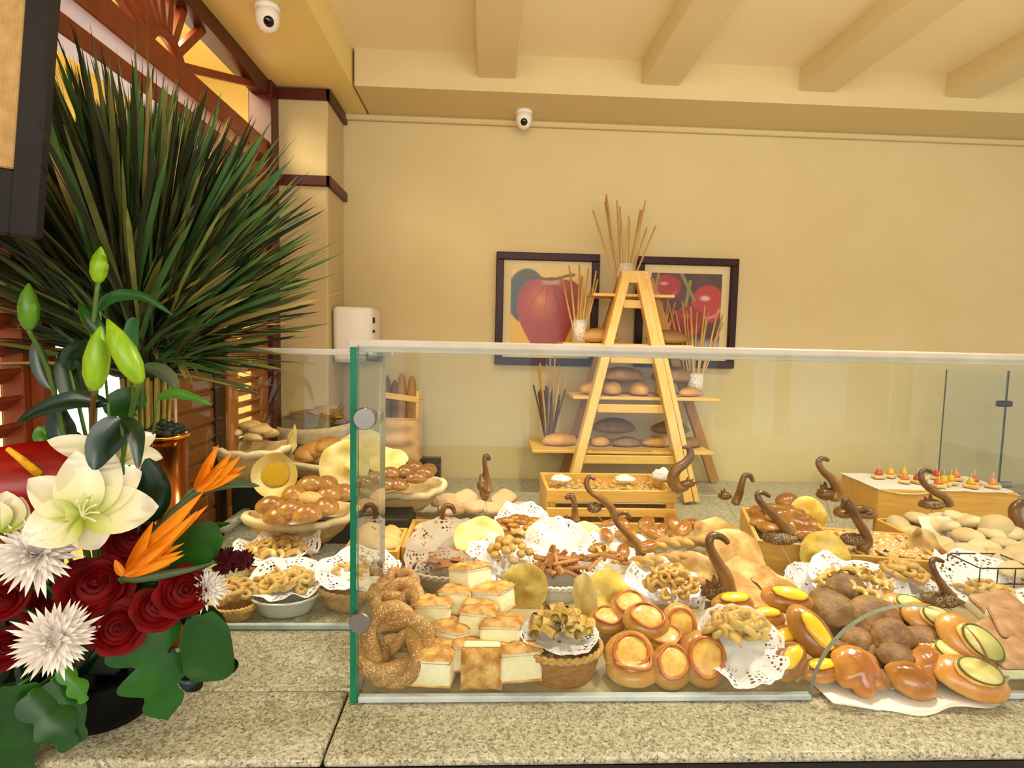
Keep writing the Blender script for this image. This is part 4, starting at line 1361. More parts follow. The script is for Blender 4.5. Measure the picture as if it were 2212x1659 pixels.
swan('biggest dark swan bread in the centre of the display, neck hooked over a flatbread', [(1572, 1172), (1558, 1160), (1536, 1158), (1530, 1178), (1548, 1215), (1566, 1245), (1572, 1278)], [6, 8, 9, 10, 13, 17, 20], (1545, 1280, 34, 22), 1.30, (1560, 1320), True, seed=1)
swan('thin dark swan neck bread leaning beside the wire basket', [(2036, 1212), (2020, 1208), (2009, 1216), (2014, 1236), (2034, 1262), (2058, 1290)], [4, 6, 7, 8, 9, 10], (2030, 1296, 46, 18), 1.24, (2060, 1320), False, seed=1)
swan('very dark curved swan bread cut off by the picture edge', [(2226, 1088), (2206, 1086), (2190, 1100), (2192, 1125), (2206, 1150), (2196, 1168), (2170, 1160)], [6, 9, 12, 14, 16, 16, 10], (2166, 1146, 16, 12), 1.62, (2196, 1210), False)
put('swan_wing_bread', 'dark seeded wing piece standing in the bun tray', 'bread', mk('wing', *tube([(0, 0, -.05), (0, 0, -.02), (0, 0, .015), (0, 0, .03)], [.006, .016, .02, .016], 12, flat=.5), B_SWANSEED), 924, 1150, Y=1.72)

# ---------------------------------------------------------------- containers and what lies in them
doily('white lace doily under the rolled biscuits in the wicker basket', 1208, 1386, .068, 90, 0, 0, .55, rf=.13, seed=2)
basket('wicker_basket', 'low round tan wicker basket at the front between focaccia cubes and tomato tarts', 1210, 1392, .062, 92, .06, STRAW, STRAWL, .8, .84)
heap('rolled_biscuit', 'pale rolled biscuit curl heaped in the tan wicker basket', 'biscuit', 'rolled biscuits in the wicker basket', [CURL], 1210, 1368, .075, 62, 24, .03, .8, 1.0, 60, seed=1)
doily('white lace doily standing up behind the biscuit sticks', 1205, 1190, .095, 78, 55, 0, .1, rf=.15, seed=3)
basket('white_basket', 'white woven basket of brown biscuit sticks', 1203, 1252, .07, 68, .068, WHITEB, WHITEB, .8, .85)
heap('biscuit_stick', 'brown biscuit stick standing in the white woven basket', 'biscuit', 'sticks in the white basket', [STICKY], 1205, 1236, .07, 50, 22, .03, .8, 1.0, 75, seed=2)
doily('white lace doily lining the shallow white bowl by the flowers', 624, 1258, .05, 88, 8, 0, .3, rf=.2, seed=4)
basket('white_bowl', 'shallow white oval bowl of biscuit rings beside the flowers', 618, 1282, .04, 72, .038, WHITEB, WHITEB, .8, .78, False, 'bowl')
heap('biscuit_ring', 'pale golden biscuit ring piled in the white oval bowl', 'biscuit', 'rings in the white oval bowl', [RING, KNOT], 620, 1268, .043, 55, 26, .02, .8, 1.1, 45, seed=3)
doily('large white lace doily of biscuit twists at the back of the set-back counter', 600, 1192, .055, 90, 6, 0, .5, rf=.25, seed=5)
basket('straw_bowl', 'straw bowl under the doily of biscuit twists', 600, 1212, .035, 70, .033, STRAWL, STRAWL, .8, .8)
heap('biscuit_twist', 'pale golden biscuit twist piled on the doily at the back', 'biscuit', 'twists on the back doily', [TWISTLET], 598, 1198, .045, 62, 24, .025, .8, 1.2, 40, seed=4)
basket('straw_bowl', 'small straw bowl of biscuit knots half hidden by the flowers', 505, 1306, .03, 48, .028, STRAWL, STRAWL, .85, .8)
heap('biscuit_knot', 'pale biscuit knot in the small straw bowl', 'biscuit', 'knots in the small straw bowl', [KNOT], 505, 1292, .034, 38, 16, .022, .85, 1.05, 45, seed=5)
doily('crumpled white doily in the straw basket across the glass corner', 775, 1240, .075, 92, 8, 0, .4, rf=.2, seed=6)
basket('straw_basket', 'straw basket standing across the green glass edge', 778, 1262, .045, 92, .044, STRAWL, STRAWL, .75, .82)
heap('biscuit_knot', 'pale biscuit knot in the straw basket across the glass edge', 'biscuit', 'knots in the straw basket', [KNOT, COOKIE], 775, 1250, .05, 66, 26, .02, .75, 1.1, 45, seed=6)
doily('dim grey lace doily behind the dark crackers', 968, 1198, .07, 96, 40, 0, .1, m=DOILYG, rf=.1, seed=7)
basket('grey_bowl', 'round grey bowl of thin dark crackers', 968, 1228, .055, 84, .05, plain('grey_weave', '9c8d7e', .6, col2='8b7c6e', bump=.4), plain('grey_rim', 'a99a8b', .6), .7, .8)
heap('dark_cracker', 'thin brown cracker lying in the grey bowl', 'biscuit', 'crackers in the grey bowl', [CRACK], 968, 1216, .06, 60, 14, .02, .7, .95, 30, seed=7)
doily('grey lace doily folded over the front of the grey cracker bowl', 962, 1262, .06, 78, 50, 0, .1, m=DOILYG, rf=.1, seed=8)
doily('bright white lace doily under the round nut balls', 1076, 1212, .06, 76, 22, 0, .3, rf=.2, seed=9)
heap('nut_ball', 'round ribbed biscuit ball on the bright doily', 'biscuit', 'balls on the bright doily', [BALL], 1100, 1205, .075, 48, 18, .035, .8, 1.0, 30, seed=8)
doily('dim lace doily standing behind the crisp strips', 1335, 1212, .07, 86, 38, 0, .2, rf=.15, seed=10)
heap('crisp_strip', 'thin crisp pastry strip on the doily behind the yellow flatbread', 'biscuit', 'strips behind the yellow flatbread', [STRIP, STICKY], 1310, 1222, .07, 55, 16, .03, .8, 1.0, 60, seed=9)
doily('white lace doily under the crunchy rings in the middle', 1432, 1280, .05, 90, 26, 0, .35, rf=.22, seed=11)
heap('crunchy_ring', 'crunchy golden ring heaped on the middle doily', 'biscuit', 'rings on the middle doily', [CRING], 1448, 1280, .07, 58, 34, .05, .7, 1.05, 60, seed=10)
doily('big white lace doily hanging forward with biscuit knots at the front', 1598, 1398, .066, 98, 33, 0, .45, rf=.22, seed=12, back=0)
heap('plump_cookie', 'plump pale biscuit heaped on the big front doily', 'biscuit', 'biscuits on the front doily', [COOKIE, RING, COOKIE, KNOT], 1590, 1372, .085, 56, 34, .035, .7, 1.15, 50, seed=11)
doily('white lace doily propped against the box of glazed rolls', 1742, 1262, .07, 52, 50, 0, .1, rf=.15, seed=13)
doily('white lace doily under the twisted strips', 1855, 1270, .06, 110, 15, 0, .25, rf=.2, seed=14)
heap('twisted_strip', 'golden twisted strip heaped behind the dark claw breads', 'biscuit', 'strips behind the claw breads', [STRIP, TWISTLET], 1848, 1272, .075, 84, 34, .03, .7, 1.05, 60, seed=12)
doily('white lace doily behind the tilted yellow flatbread', 1860, 1222, .06, 62, 45, 0, .1, rf=.15, seed=15)
doily('white doily under the pale rings beside the thin swan neck', 1950, 1255, .06, 66, 12, 0, .2, rf=.15, seed=16)
heap('pale_ring', 'pale yellow biscuit ring beside the folded brown flatbread', 'biscuit', 'pale rings by the folded flatbread', [RING, CRING], 1948, 1246, .075, 48, 16, .025, .7, 1.2, 50, seed=13)
doily('large white lace doily in the wire basket', 2128, 1268, .06, 112, 20, 0, .3, rf=.2, seed=17)
heap('pale_cookie', 'pale biscuit lying on the doily in the wire basket', 'biscuit', 'biscuits in the wire basket', [COOKIE, TWISTLET], 2130, 1282, .055, 60, 14, .012, .7, 1.1, 40, seed=14)
doily('lace doily under the orange fritters in front of the slatted crate', 1128, 1130, .07, 62, 30, 0, .2, rf=.2, seed=18)
heap('orange_fritter', 'orange brown crunchy fritter near the slatted crate', 'biscuit', 'fritters near the slatted crate', [mk('fritter', *up(blob(.022, .017, .012, .25, 2.4, 8, .6, 14, 8)), B_AMBER)], 1122, 1142, .075, 46, 12, .02, .7, 1.05, 40, seed=15)
# wire basket frame
c = at(2135, 1240, Z=CT + .075)
k = c.y / F
wb = thing('wire_basket', 'dark wire frame basket around the doily of pale biscuits', 'basket', [], c)
for z in (.035, -.005):
    ob('wire_loop', mk('wire_loop', *tube([(x * k * 62, y * k * 45, z) for x, y in ((-1, -.9), (-1, .9), (-.9, 1), (.9, 1), (1, .9), (1, -.9), (.9, -1), (-.9, -1))], .0018, 6, True), WIRE), wb)
for x in (-1, -.33, .33, 1):
    for y in (-1, 1):
        ob('wire_upright', mk('wire_upright', *tube([(x * k * 62, y * k * 45, .035), (x * k * 62, y * k * 45, -.072)], .0015, 6), WIRE), wb)

# ---------------------------------------------------------------- contents of the crates
def fill_crate(name, label, cat, group, meshes, o, ang, w, d, z, nx, ny, jit=.006, s=1, tilt=35, seed=0, hump=.0, th=.02):
    rd = random.Random(seed)
    ca, sa = math.cos(RAD(ang)), math.sin(RAD(ang))
    for j in range(ny):
        for i in range(nx):
            x = th + (w - 2 * th) * (i + .5) / nx + rd.uniform(-jit, jit)
            y = th + (d - 2 * th) * (j + .5) / ny + rd.uniform(-jit, jit)
            h = hump * (1 - (2 * i / max(1, nx - 1) - 1) ** 2) * (1 - (2 * j / max(1, ny - 1) - 1) ** 2 * .6)
            thing(name, label, cat, meshes[(i + j * 2) % len(meshes)], (o.x + x * ca - y * sa, o.y + x * sa + y * ca, z + h + rd.uniform(0, .006)),
                  (Quaternion((rd.uniform(-1, 1), rd.uniform(-1, 1), .01), RAD(rd.uniform(0, tilt))) @ Quaternion((0, 0, 1), rd.uniform(0, 6.28))), s * rd.uniform(.85, 1.15), group)


fill_crate('snack_chip', 'tiny golden snack chip in the slatted crate', 'snack', 'snack mix in the slatted crate', [CHIP], C1[0], 0, C1[1], C1[2], z1 - .036, 15, 8, .007, 1.25, 50, 1, .012)
for px, py, lb in ((1212, 1036, 'crumpled white tissue at the near end of the snack crate'), (1430, 1030, 'big crumpled white tissue under the golden swan on the snack crate'), (1350, 1036, 'small white tissue in the middle of the snack crate')):
    put('tissue', lb, 'tissue', mk('tissue', *blob(.036, .028, .018 + .012 * (px == 1430), .3, 2.5, px, .4, 22, 12), PAPER), px, py, Y=2.04)
fill_crate('glazed_roll', 'glossy split-top roll in the angled wooden box', 'roll', 'rolls in the angled wooden box', GLAZED, o2, -17, .215, .34, 1.035, 4, 6, .006, .95, 30, 2, .035)
fill_crate('puff_square', 'white-sugared flat puff in the shallow wooden box', 'pastry', 'puffs in the shallow wooden box', [PUFF], o3, -14, .26, .24, 1.028, 8, 8, .005, 1.0, 30, 3, .008)
fill_crate('tray_bun', 'small golden bun in the long tray', 'bun', 'buns in the long tray', [ROLLS[0], COOKIE, FLOURS[1]], o5, 0, .43, .25, .965, 9, 5, .008, .8, 25, 4, .01)
fill_crate('yellow_bun', 'round yellow bun in the small box by the glass corner', 'bun', 'yellow buns by the glass corner', [ROLLS[0], ROLLS[1]], o6, 0, .155, .20, .985, 2, 3, .004, 1.05, 15, 5, .012)
fill_crate('floury_roll', 'pale floury roll in the box behind the wire basket', 'roll', 'floury rolls in the far box', FLOURS, o7, 0, .40, .34, 1.0, 5, 5, .006, 1.02, 25, 6, .05)
put('floury_loaf', 'blocky upright pale loaf standing among the floury rolls', 'bread', roll(.045, .036, .05, B_FLOUR, 77, .05, pw=.75), 2150, 1166, Y=1.62, s=1.0)
put('paper_napkin', 'white paper napkin tucked behind the folded brown flatbread', 'napkin', mk('napkin', *grid(8, 8, lambda u, v: ((u - .5) * .16, (v - .5) * .1, .006 * math.sin(u * 6 + v * 3))), PAPER), 2045, 1150, Y=1.70, tilt=60)
for px, py, s in ((2100, 1205, .9), (2160, 1215, .95), (2195, 1205, .9), (2185, 1240, .85), (2215, 1225, .9), (2130, 1190, .8)):
    put('floury_roll', 'pale floury roll on the front rim of the far box', 'roll', FLOURS[int(px) % 3], px, py, dz=-.005, tilt=10, spin=px, s=s, group='floury rolls at the front of the far box')
for px, py, s, sp in ((1700, 1095, 1.2, 30), (1870, 1120, 1.1, 10), (1820, 1118, 1.0, 60)):
    put('brown_loaf', 'dark crusty oblong roll %s' % {1700: 'behind the round yellow flatbread', 1870: 'under the sprawled spiky swan', 1820: 'beside the round yellow flatbread'}[px], 'bread', CHEST[0], px, py, Y=1.85, spin=sp, s=s)

# canapes
toks = {'yellow': plain('yellow_pepper', 'e2b01e', .3, coat=.3), 'red': plain('red_tomato', 'c2492a', .3, coat=.3), 'orange': plain('orange_pepper', 'd9812e', .3, coat=.3)}
cb = ('base', mk('base', *box(-.019, .019, -.015, .015, 0, .010, .003), plain('canape_bread', 'e6c486', .6, col2='d9ae68', scale=60)))
tops = {k: ('topping', mk('topping', *lathe([(0, .010), (.011, .011), (.013, .016), (.008, .022), (.009, .026), (0, .031)], 10, lambda p, a, j: (p[0] * (1 + .2 * math.sin(5 * a)), p[1] * (1 + .2 * math.sin(5 * a)), p[2])), m)) for k, m in toks.items()}
ham = ('ham', mk('ham', *blob(.016, .013, .004, .2, 2, 3, .6, 12, 7), plain('pink_ham', 'c98a6a', .4)))
pick = ('pick', mk('pick', *tube([(0, 0, .01), (0, 0, .047)], .0011, 5), PICKM))
for i, (u, v, c) in enumerate(((.10, .17, 'red'), (.16, .19, 'yellow'), (.22, .20, 'yellow'), (.21, .10, 'red'), (.27, .17, 'yellow'), (.29, .07, 'yellow'), (.34, .18, 'red'), (.34, .10, 'yellow'), (.38, .05, 'yellow'), (.41, .17, 'orange'), (.43, .10, 'red'), (.16, .10, 'orange'), (.25, .04, 'orange'), (.47, .06, 'orange'))):
    q = Matrix.Rotation(RAD(-4), 4, 'Z') @ Vector((u, v, 0))
    thing('canape', 'skewered canape topped with %s on the paper-covered box' % c, 'canape', [cb, (ham[0], ham[1]), tops[c], pick], (o4.x + q.x, o4.y + q.y, 1.0655), (0, 0, i * 37), 1.25, 'canapes with %s topping' % c)

# squares of flat bread in front of the wall
for k, (px, py, sp, t) in enumerate(((958, 1086, 10, 12), (1003, 1082, 40, 25), (1028, 1100, 15, 10), (1088, 1082, 50, 25), (1072, 1104, 0, 10), (975, 1106, 20, 8), (1118, 1106, 30, 10))):
    put('bread_square', 'soft beige square of flat bread beneath the slender swan', 'bread', mk('square', *up(blob(.048, .040, .014, .06, 2, k, .7, 24, 10, .55)), plain('beige_dough', 'd9b489', .75, col2='cfa577', scale=14, vary=.06)) if k < 2 else bpy.data.objects['bread_square'].data, px, py, z=.035 + .015 * (k < 2 or k == 3), tilt=t, spin=sp, s=.98, group='beige bread squares')

# ---------------------------------------------------------------- bowls on the risers (set-back side)
linen_bowl('burlap-coloured linen bowl of pale oval rolls beside the brown wooden leaf', 545, 962, .272, 84, .11, .75, 0, .02, 1)
heap('oval_roll', 'pale oval roll in the topmost linen bowl', 'roll', 'pale rolls in the topmost bowl', OVALS, 547, 952, .268, 52, 12, .04, .62, .82, 30, seed=21)
put('flatbread_leaf', 'long yellow flatbread leaning out of the topmost linen bowl', 'flatbread', PAPS[3], 628, 955, Y=1.98, tilt=76, spin=20, az=-150, s=1.25)
linen_bowl('long beige linen bowl of seeded brown rolls in front of the riser', 652, 1108, .115, 112, .085, .6, 14, .012, 2)
sd = 'seed-topped brown roll in the long linen bowl'
for k, (px, py, Y) in enumerate(((586, 1088, 1.60), (628, 1096, 1.58), (636, 1062, 1.66), (672, 1068, 1.63), (672, 1040, 1.70), (712, 1062, 1.66), (704, 1090, 1.60), (742, 1058, 1.70), (665, 1105, 1.56), (706, 1040, 1.74), (600, 1110, 1.57))):
    put('seeded_roll', sd, 'roll', SEEDED[k % 3] if k != 3 else OVALS[0], px, py + 22, Y=Y, spin=k * 50, s=1.02, group='seeded rolls in the long bowl')
put('flatbread_shell', 'hollow flatbread shell with a deep yellow inside, standing behind the seeded rolls', 'flatbread', SHELL, 598, 1026, Y=1.72, tilt=80, spin=10, az=-88, s=1.32)
put('flatbread', 'crinkled pale flatbread across the green glass edge', 'flatbread', PAPS[2], 744, 1005, Y=1.86, tilt=74, spin=0, az=-95, s=1.65)
put('flatbread', 'pale green flatbread lying flat at the top behind the glass corner', 'flatbread', PAPS[3], 778, 955, Y=2.15, tilt=22, spin=30, s=1.75)
put('flatbread', 'pale yellow flatbread lying over the chestnut rolls', 'flatbread', PAPS[2], 835, 992, Y=1.98, tilt=24, spin=80, s=1.5)
linen_bowl('beige linen bowl of big crusty rolls behind the crinkled flatbread', 690, 990, .20, 92, .075, .6, 0, .01, 4)
for k, (px, py) in enumerate(((685, 975), (712, 968), (662, 985), (735, 985))):
    put('crusty_roll', 'big crusty golden roll behind the crinkled flatbread', 'roll', BATARD[k % 2], px, py + 12, Y=2.12, spin=k * 50, s=1.05, group='crusty rolls behind the crinkled flatbread')
linen_bowl('wide beige linen bowl of chestnut rolls behind the end glass', 862, 1048, .135, 96, .085, .62, 8, .02, 3)
for k, (px, py, Y) in enumerate(((842, 1020, 1.86), (876, 1015, 1.88), (895, 1005, 1.95), (915, 1020, 1.86), (838, 1045, 1.82), (862, 1045, 1.82), (900, 1030, 1.84), (925, 1012, 1.93), (810, 1030, 1.86), (785, 1040, 1.82))):
    put('chestnut_roll', 'shiny chestnut-brown round roll in the wide linen bowl', 'roll', CHEST[k % 3], px, py + 14, Y=Y, spin=k * 61, s=.98, group='chestnut rolls in the wide bowl')

# cracker basket with a turned handle
c = at(672, 920, Y=2.42)
cbk = thing('cracker_basket', 'cloth-lined wooden basket of golden cracker sheets against the wall', 'basket', [], c)
k = c.y / F
ob('body', mk('body', *grid(40, 8, lambda u, v: (90 * k * (.82 + .18 * v) * math.cos(2 * PI * u), 55 * k * (.82 + .18 * v) * math.sin(2 * PI * u), (1.131 - c.z) * (1 - v) + .01 * math.cos(4 * PI * u) * v), True), STRAWL), cbk)
ob('cloth_lining', mk('cloth_lining', *grid(48, 9, lambda u, v: ((92 - 6 * abs(v - .3)) * k * math.cos(2 * PI * u) * (1 + .02 * math.sin(11 * 2 * PI * u)), (57 - 6 * abs(v - .3)) * k * math.sin(2 * PI * u) * (1 + .02 * math.sin(11 * 2 * PI * u)), .012 - .06 * v + .01 * math.cos(4 * PI * u)), True), LINENW), cbk)
for s_ in (-1, 1):
    ob('handle_post', mk('handle_post', *lathe([(0, -.05), (.011, -.05), (.012, .02), (.009, .03), (.014, .04), (.010, .052), (0, .056)], 14), STRAWL), cbk, (s_ * 88 * k, 0, .01))
for i in range(15):
    r_ = random.Random(i)
    thing('cracker_sheet', 'thin golden cracker sheet piled in the cloth-lined basket', 'cracker', SHEETC, (c.x + r_.uniform(-.07, .08), c.y + r_.uniform(-.05, .05), c.z + .012 + i * .0062), (r_.uniform(-9, 9), r_.uniform(-9, 9), r_.uniform(-35, 35)), r_.uniform(.85, 1.15), 'cracker sheets in the basket')

# baguette rack and paper bag at the wall
a, b = at(818, 960, Y=2.44), at(905, 870, Y=2.44)
rk = thing('baguette_rack', 'wooden rack holding upright loaves at the wall corner', 'rack', [], (a.x, 2.44, 1.0505))
wr = b.x - a.x
for z in (.0, b.z - 1.0505 + .02):
    for y in (0, .13):
        ob('rail', mk('rail', *bar((0, y, z + .012), (wr, y, z + .012 - (.02 if z else 0)), .016, .024), MIDWOOD if False else PINEX), rk)
for x in (.006, wr - .006):
    for y in (0, .13):
        ob('post', mk('post', *box(x - .006, x + .006, y - .006, y + .006, 0, b.z - 1.0505 + .05), PINE), rk)
ob('base', mk('base', *box(0, wr, 0, .13, 0, .006), PINEX), rk)
for k, (px, pt, m) in enumerate(((835, 812, B_RYE), (853, 822, B_RYE), (868, 806, B_LOAF), (890, 812, B_LOAF))):
    p, q = at(px, pt, Y=2.50), at(px, 960, Y=2.50)
    h = p.z - 1.058
    thing('baguette', ['dark rye baguette nearest the glass edge in the rack', 'shorter dark rye baguette beside the pale ones', 'tallest pale baguette in the rack', 'golden baguette at the outer end of the rack'][k], 'bread', mk('baguette', *tube([(0, 0, t * h) for t in (0, .04, .2, .5, .8, .95, 1)], [.012, .02, .023, .023, .021, .015, .006], 12), m), (p.x, 2.50, 1.058))
pb = box(0, wr * 1.0, 0, .09, 0, .17, .006, 2)
pg = grid(30, 18, lambda u, v: ((lambda a: ((wr * .48) * math.copysign(abs(math.cos(a)) ** .5, math.cos(a)) + wr * .5 + .008 * nz((u * 8, v * 5, 0), 1), .04 * math.copysign(abs(math.sin(a)) ** .5, math.sin(a)) + .008 * nz((u * 8, v * 5, 4), 1), v * (at(860, 905, Y=2.32).z - at(860, 992, Y=2.32).z) + .006 * nz((u * 6, 0, 2), 1) * v))(2 * PI * u)), True)
q = at(818, 992, Y=2.32)
thing('paper_bag', 'crumpled brown paper bag in front of the baguette rack', 'bag', mk('paper_bag', *pg, plain('kraft_paper', 'cfa777', .8, col2='c39a68', scale=14, bump=.3)), (q.x, 2.32, q.z))
thing('display_riser', 'small matt black riser block under the crumpled paper bag', 'riser', mk('riser', *box(q.x, q.x + wr, 2.275, 2.365, CT + .0005, q.z - .001, .003), BLACK))

# ---------------------------------------------------------------- loaves and tins on the ladder shelf
def shelf_item(name, label, cat, m, px, sh, Y, spin=0, s=1, dz=0):
    z = SHELF[sh] + .0012 + dz
    p = at(px, [632, 746, 862, 978][sh], Y=Y)
    return thing(name, label, cat, m, (p.x, Y, z), (0, 0, spin), s)


for px, sh, Y, m, sp, s, dz, lb in (
        (1292, 1, 2.46, LOAVES[0], 5, .95, 0, 'golden loaf on the second shelf beside the white tin'),
        (1440, 1, 2.46, RYES[0], 0, 1.0, 0, 'brown loaf on the second shelf under the pepper print'),
        (1340, 2, 2.50, RYES[1], 0, 1.1, .048, 'brown loaf laid on top of the round rolls on the third shelf'),
        (1455, 2, 2.50, RYES[2], 0, 1.15, .048, 'dark oblong loaf laid on top at the far end of the third shelf'),
        (1275, 2, 2.44, BATARD[0], 20, .9, 0, 'round roll half behind the ladder leg on the third shelf'),
        (1322, 2, 2.42, BATARD[1], 60, .95, 0, 'pale round roll at the front of the third shelf, nearer the pillar'),
        (1380, 2, 2.42, BATARD[0], 100, .95, 0, 'pale round roll in the middle of the third shelf'),
        (1436, 2, 2.42, BATARD[1], 10, .85, 0, 'yellowish roll on the third shelf behind the ladder leg'),
        (1490, 2, 2.42, LOAVES[1], 25, .6, 0, 'yellowish pointed roll at the far end of the third shelf'),
        (1208, 3, 2.42, LOAVES[0], 8, .80, 0, 'long golden loaf at the near end of the lowest shelf'),
        (1296, 3, 2.41, BATARD[1], 30, .78, 0, 'small floury grey roll on the lowest shelf'),
        (1352, 3, 2.41, RYES[0], 10, .68, 0, 'round seeded roll in the middle of the lowest shelf'),
        (1420, 3, 2.42, LOAVES[1], 0, .75, 0, 'golden loaf on the lowest shelf beside the ladder leg'),
        (1492, 3, 2.42, RYES[1], 30, .68, 0, 'dark wholegrain roll at the far end of the lowest shelf'),
        (1325, 3, 2.50, RYES[2], 0, 1.05, .042, 'dark crusty loaf laid on top on the lowest shelf'),
        (1445, 3, 2.50, RYES[0], 0, .95, .042, 'nearly black loaf laid on top behind the ladder leg')):
    shelf_item('loaf', lb, 'bread', m, px, sh, Y, sp, s, dz)

TIN = N('hammered_white_tin')
co = TIN.coord('Object')
v = TIN.n('ShaderNodeTexVoronoi')
v.inputs['Scale'].default_value = 110
TIN.l(co, v.inputs['Vector'])
TIN.bump(v.outputs['Distance'], .8, .004)
TIN = TIN.fin(TIN.ramp(v.outputs['Distance'], [(.1, 'b9ac9c'), (.6, 'ded2c2')]), .35)


def tin(label, p, r, h, n, L, spread, group, slabel, sm=None, seed=0, tin=True, sn='grissini'):
    rd = random.Random(seed)
    if tin:
        thing('white_tin', label, 'tin', [('wall', mk('wall', *lathe([(0, 0), (r, 0), (r, h), (r - .002, h), (r - .002, .003), (0, .003)], 28), TIN)), ('rim', mk('rim', *tube([(r * math.cos(a), r * math.sin(a), h) for a in np.linspace(0, 2 * PI, 28, endpoint=False)], .002, 6, True), TIN))], p)
    for i in range(n):
        a = i * 2.4 + seed
        l = L * rd.uniform(.72, 1.05)
        q = math.sqrt((i + .5) / n)
        bx, by = .45 * r * q * math.cos(a), .45 * r * q * math.sin(a)
        tx, ty = spread * q * math.cos(a), spread * .45 * q * math.sin(a)
        thing(sn, slabel, 'breadstick', mk('stick', *tube([(bx, by, .006), ((bx + tx) / 2 + rd.uniform(-.004, .004), (by + ty) / 2, l * .5), (tx, ty, l)], [.0032, .0038, .0034], 6), sm or B_STICK), p, None, None, group)


def shp(px, sh, Y):
    p = at(px, [632, 746, 862, 978][sh], Y=Y)
    return Vector((p.x, Y, SHELF[sh] + .001))


p = shp(1348, 0, 2.50)
tin('white hammered tin on the very top of the ladder shelf', p, .036, at(1348, 572, Y=2.5).z - p.z, 15, at(1318, 428, Y=2.5).z - p.z, .15, 'breadsticks in the topmost tin', 'long thin breadstick in the topmost tin', seed=1)
p = shp(1250, 1, 2.45)
tin('white hammered tin on the second shelf in front of the fruit print', p, .029, at(1250, 692, Y=2.45).z - p.z, 13, at(1250, 578, Y=2.45).z - p.z, .085, 'breadsticks in the second-shelf tin', 'thin breadstick in front of the fruit print', seed=2)
p = shp(1500, 2, 2.47)
tin('white hammered tin at the far end of the third shelf', p, .034, at(1500, 806, Y=2.47).z - p.z, 15, at(1520, 660, Y=2.47).z - p.z, .14, 'breadsticks in the third-shelf tin', 'thin breadstick in front of the pepper print', seed=3)
p = shp(1432, 1, 2.52)
tin('', p, .02, .1, 11, at(1440, 650, Y=2.52).z - p.z, .06, 'breadsticks behind the ladder leg', 'thin breadstick standing behind the ladder leg under the top shelf', seed=4, tin=False)
p = shp(1185, 3, 2.44)
tin('', p, .03, .1, 16, at(1185, 838, Y=2.44).z - p.z, .075, 'dark breadsticks on the lowest shelf', 'short dark brown breadstick bunched on the lowest shelf', B_DARKSTICK, 5, False, 'dark_breadstick')
tin('', p + Vector((0, .01, 0)), .025, .1, 9, at(1185, 765, Y=2.44).z - p.z, .075, 'tall pale breadsticks on the lowest shelf', 'tall thin pale breadstick rising from the dark bunch', B_STICK, 6, False, 'grissini')
# ---------------------------------------------------------------- copper vase with the tall sheaf of dried grass
COPPER = plain('polished_copper', '8a4a22', .18, 1, col2='a05c2c', scale=3)
BRASS = plain('brass_rim', 'd8a548', .2, 1)
VD = 1.20
vc = at(352, 940, Y=VD)
vr = 47 * VD / F
vz = vc.z
thing('copper_vase', 'tall polished copper vase with a brass rim behind the lily', 'vase', [
    ('body', mk('body', *lathe([(0, CT + .001), (vr * .96, CT + .001), (vr, CT + .01), (vr, vz), (vr - .004, vz), (vr - .004, CT + .05), (0, CT + .05)], 40), COPPER)),
    ('rim', mk('rim', *tube([(vr * math.cos(a), vr * math.sin(a), vz) for a in np.linspace(0, 2 * PI, 40, endpoint=False)], .0045, 8, True), BRASS))], (vc.x, VD, 0))
SUCC = plain('grey_green_moss', '39402f', .7, col2='2a3024', scale=60)
sp = thing('succulent', 'grey-green succulent rosette on the rim of the copper vase', 'plant', [], (vc.x + .01, VD - .012, vz - .004))
lf = mk('leaf', *up(blob(.014, .009, .006, .1, 2, 3, .8, 10, 6)), SUCC)
for i in range(34):
    a, r = i * 2.4, .036 * math.sqrt(i / 34)
    ob('leaf', lf, sp, (r * math.cos(a), r * math.sin(a), .026 - r * .5), (0, -50 + r * 900, math.degrees(a)), .8 + .4 * random.random())

GR = [plain('olive_grass', '6d7036', .5, col2='4a5228', scale=8, vary=.35, transl=.3), plain('green_grass', '4a7038', .45, col2='35572c', scale=8, vary=.35, transl=.3),
      plain('straw_grass', 'b39a58', .5, col2='8e7840', scale=8, vary=.3, transl=.3), plain('dark_grass', '343f20', .45, col2='28301a', scale=8, vary=.35, transl=.25)]
TIE = at(312, 790, Y=VD)
sh = thing('grass_sheaf', 'big bushy sheaf of dried green grass tied in a bundle above the copper vase', 'sheaf', [], TIE)


def ribbon(P, w, n=7, fold=.25, twist=0.0):
    P = spline(P, n)
    V, Fs = [], []
    side0 = Vector((random.uniform(-1, 1), random.uniform(-.6, .6), random.uniform(-.3, .3)))
    for i, p in enumerate(P):
        t = (P[min(i + 1, n - 1)] - P[max(i - 1, 0)]).normalized()
        s = side0 - t * side0.dot(t)
        s.normalize()
        u = t.cross(s)
        k = w * math.sin(PI * min(1, .12 + .88 * (1 - i / (n - 1)) ** .8)) if i < n - 1 else w * .05
        k = w * (.55 + .45 * math.sin(PI * i / (n - 1))) * (1 if i < n - 1 else .08)
        V += [p - s * k, p + u * k * fold, p + s * k]
    for i in range(n - 1):
        a = i * 3
        Fs += [(a, a + 1, a + 4, a + 3), (a + 1, a + 2, a + 5, a + 4)]
    return V, Fs


OUT = [(-78, 240), (-60, 300), (-40, 440), (-27, 545), (-18, 640), (-6, 600), (6, 600), (18, 560), (30, 540), (42, 490), (55, 400), (68, 330), (82, 270), (100, 230)]


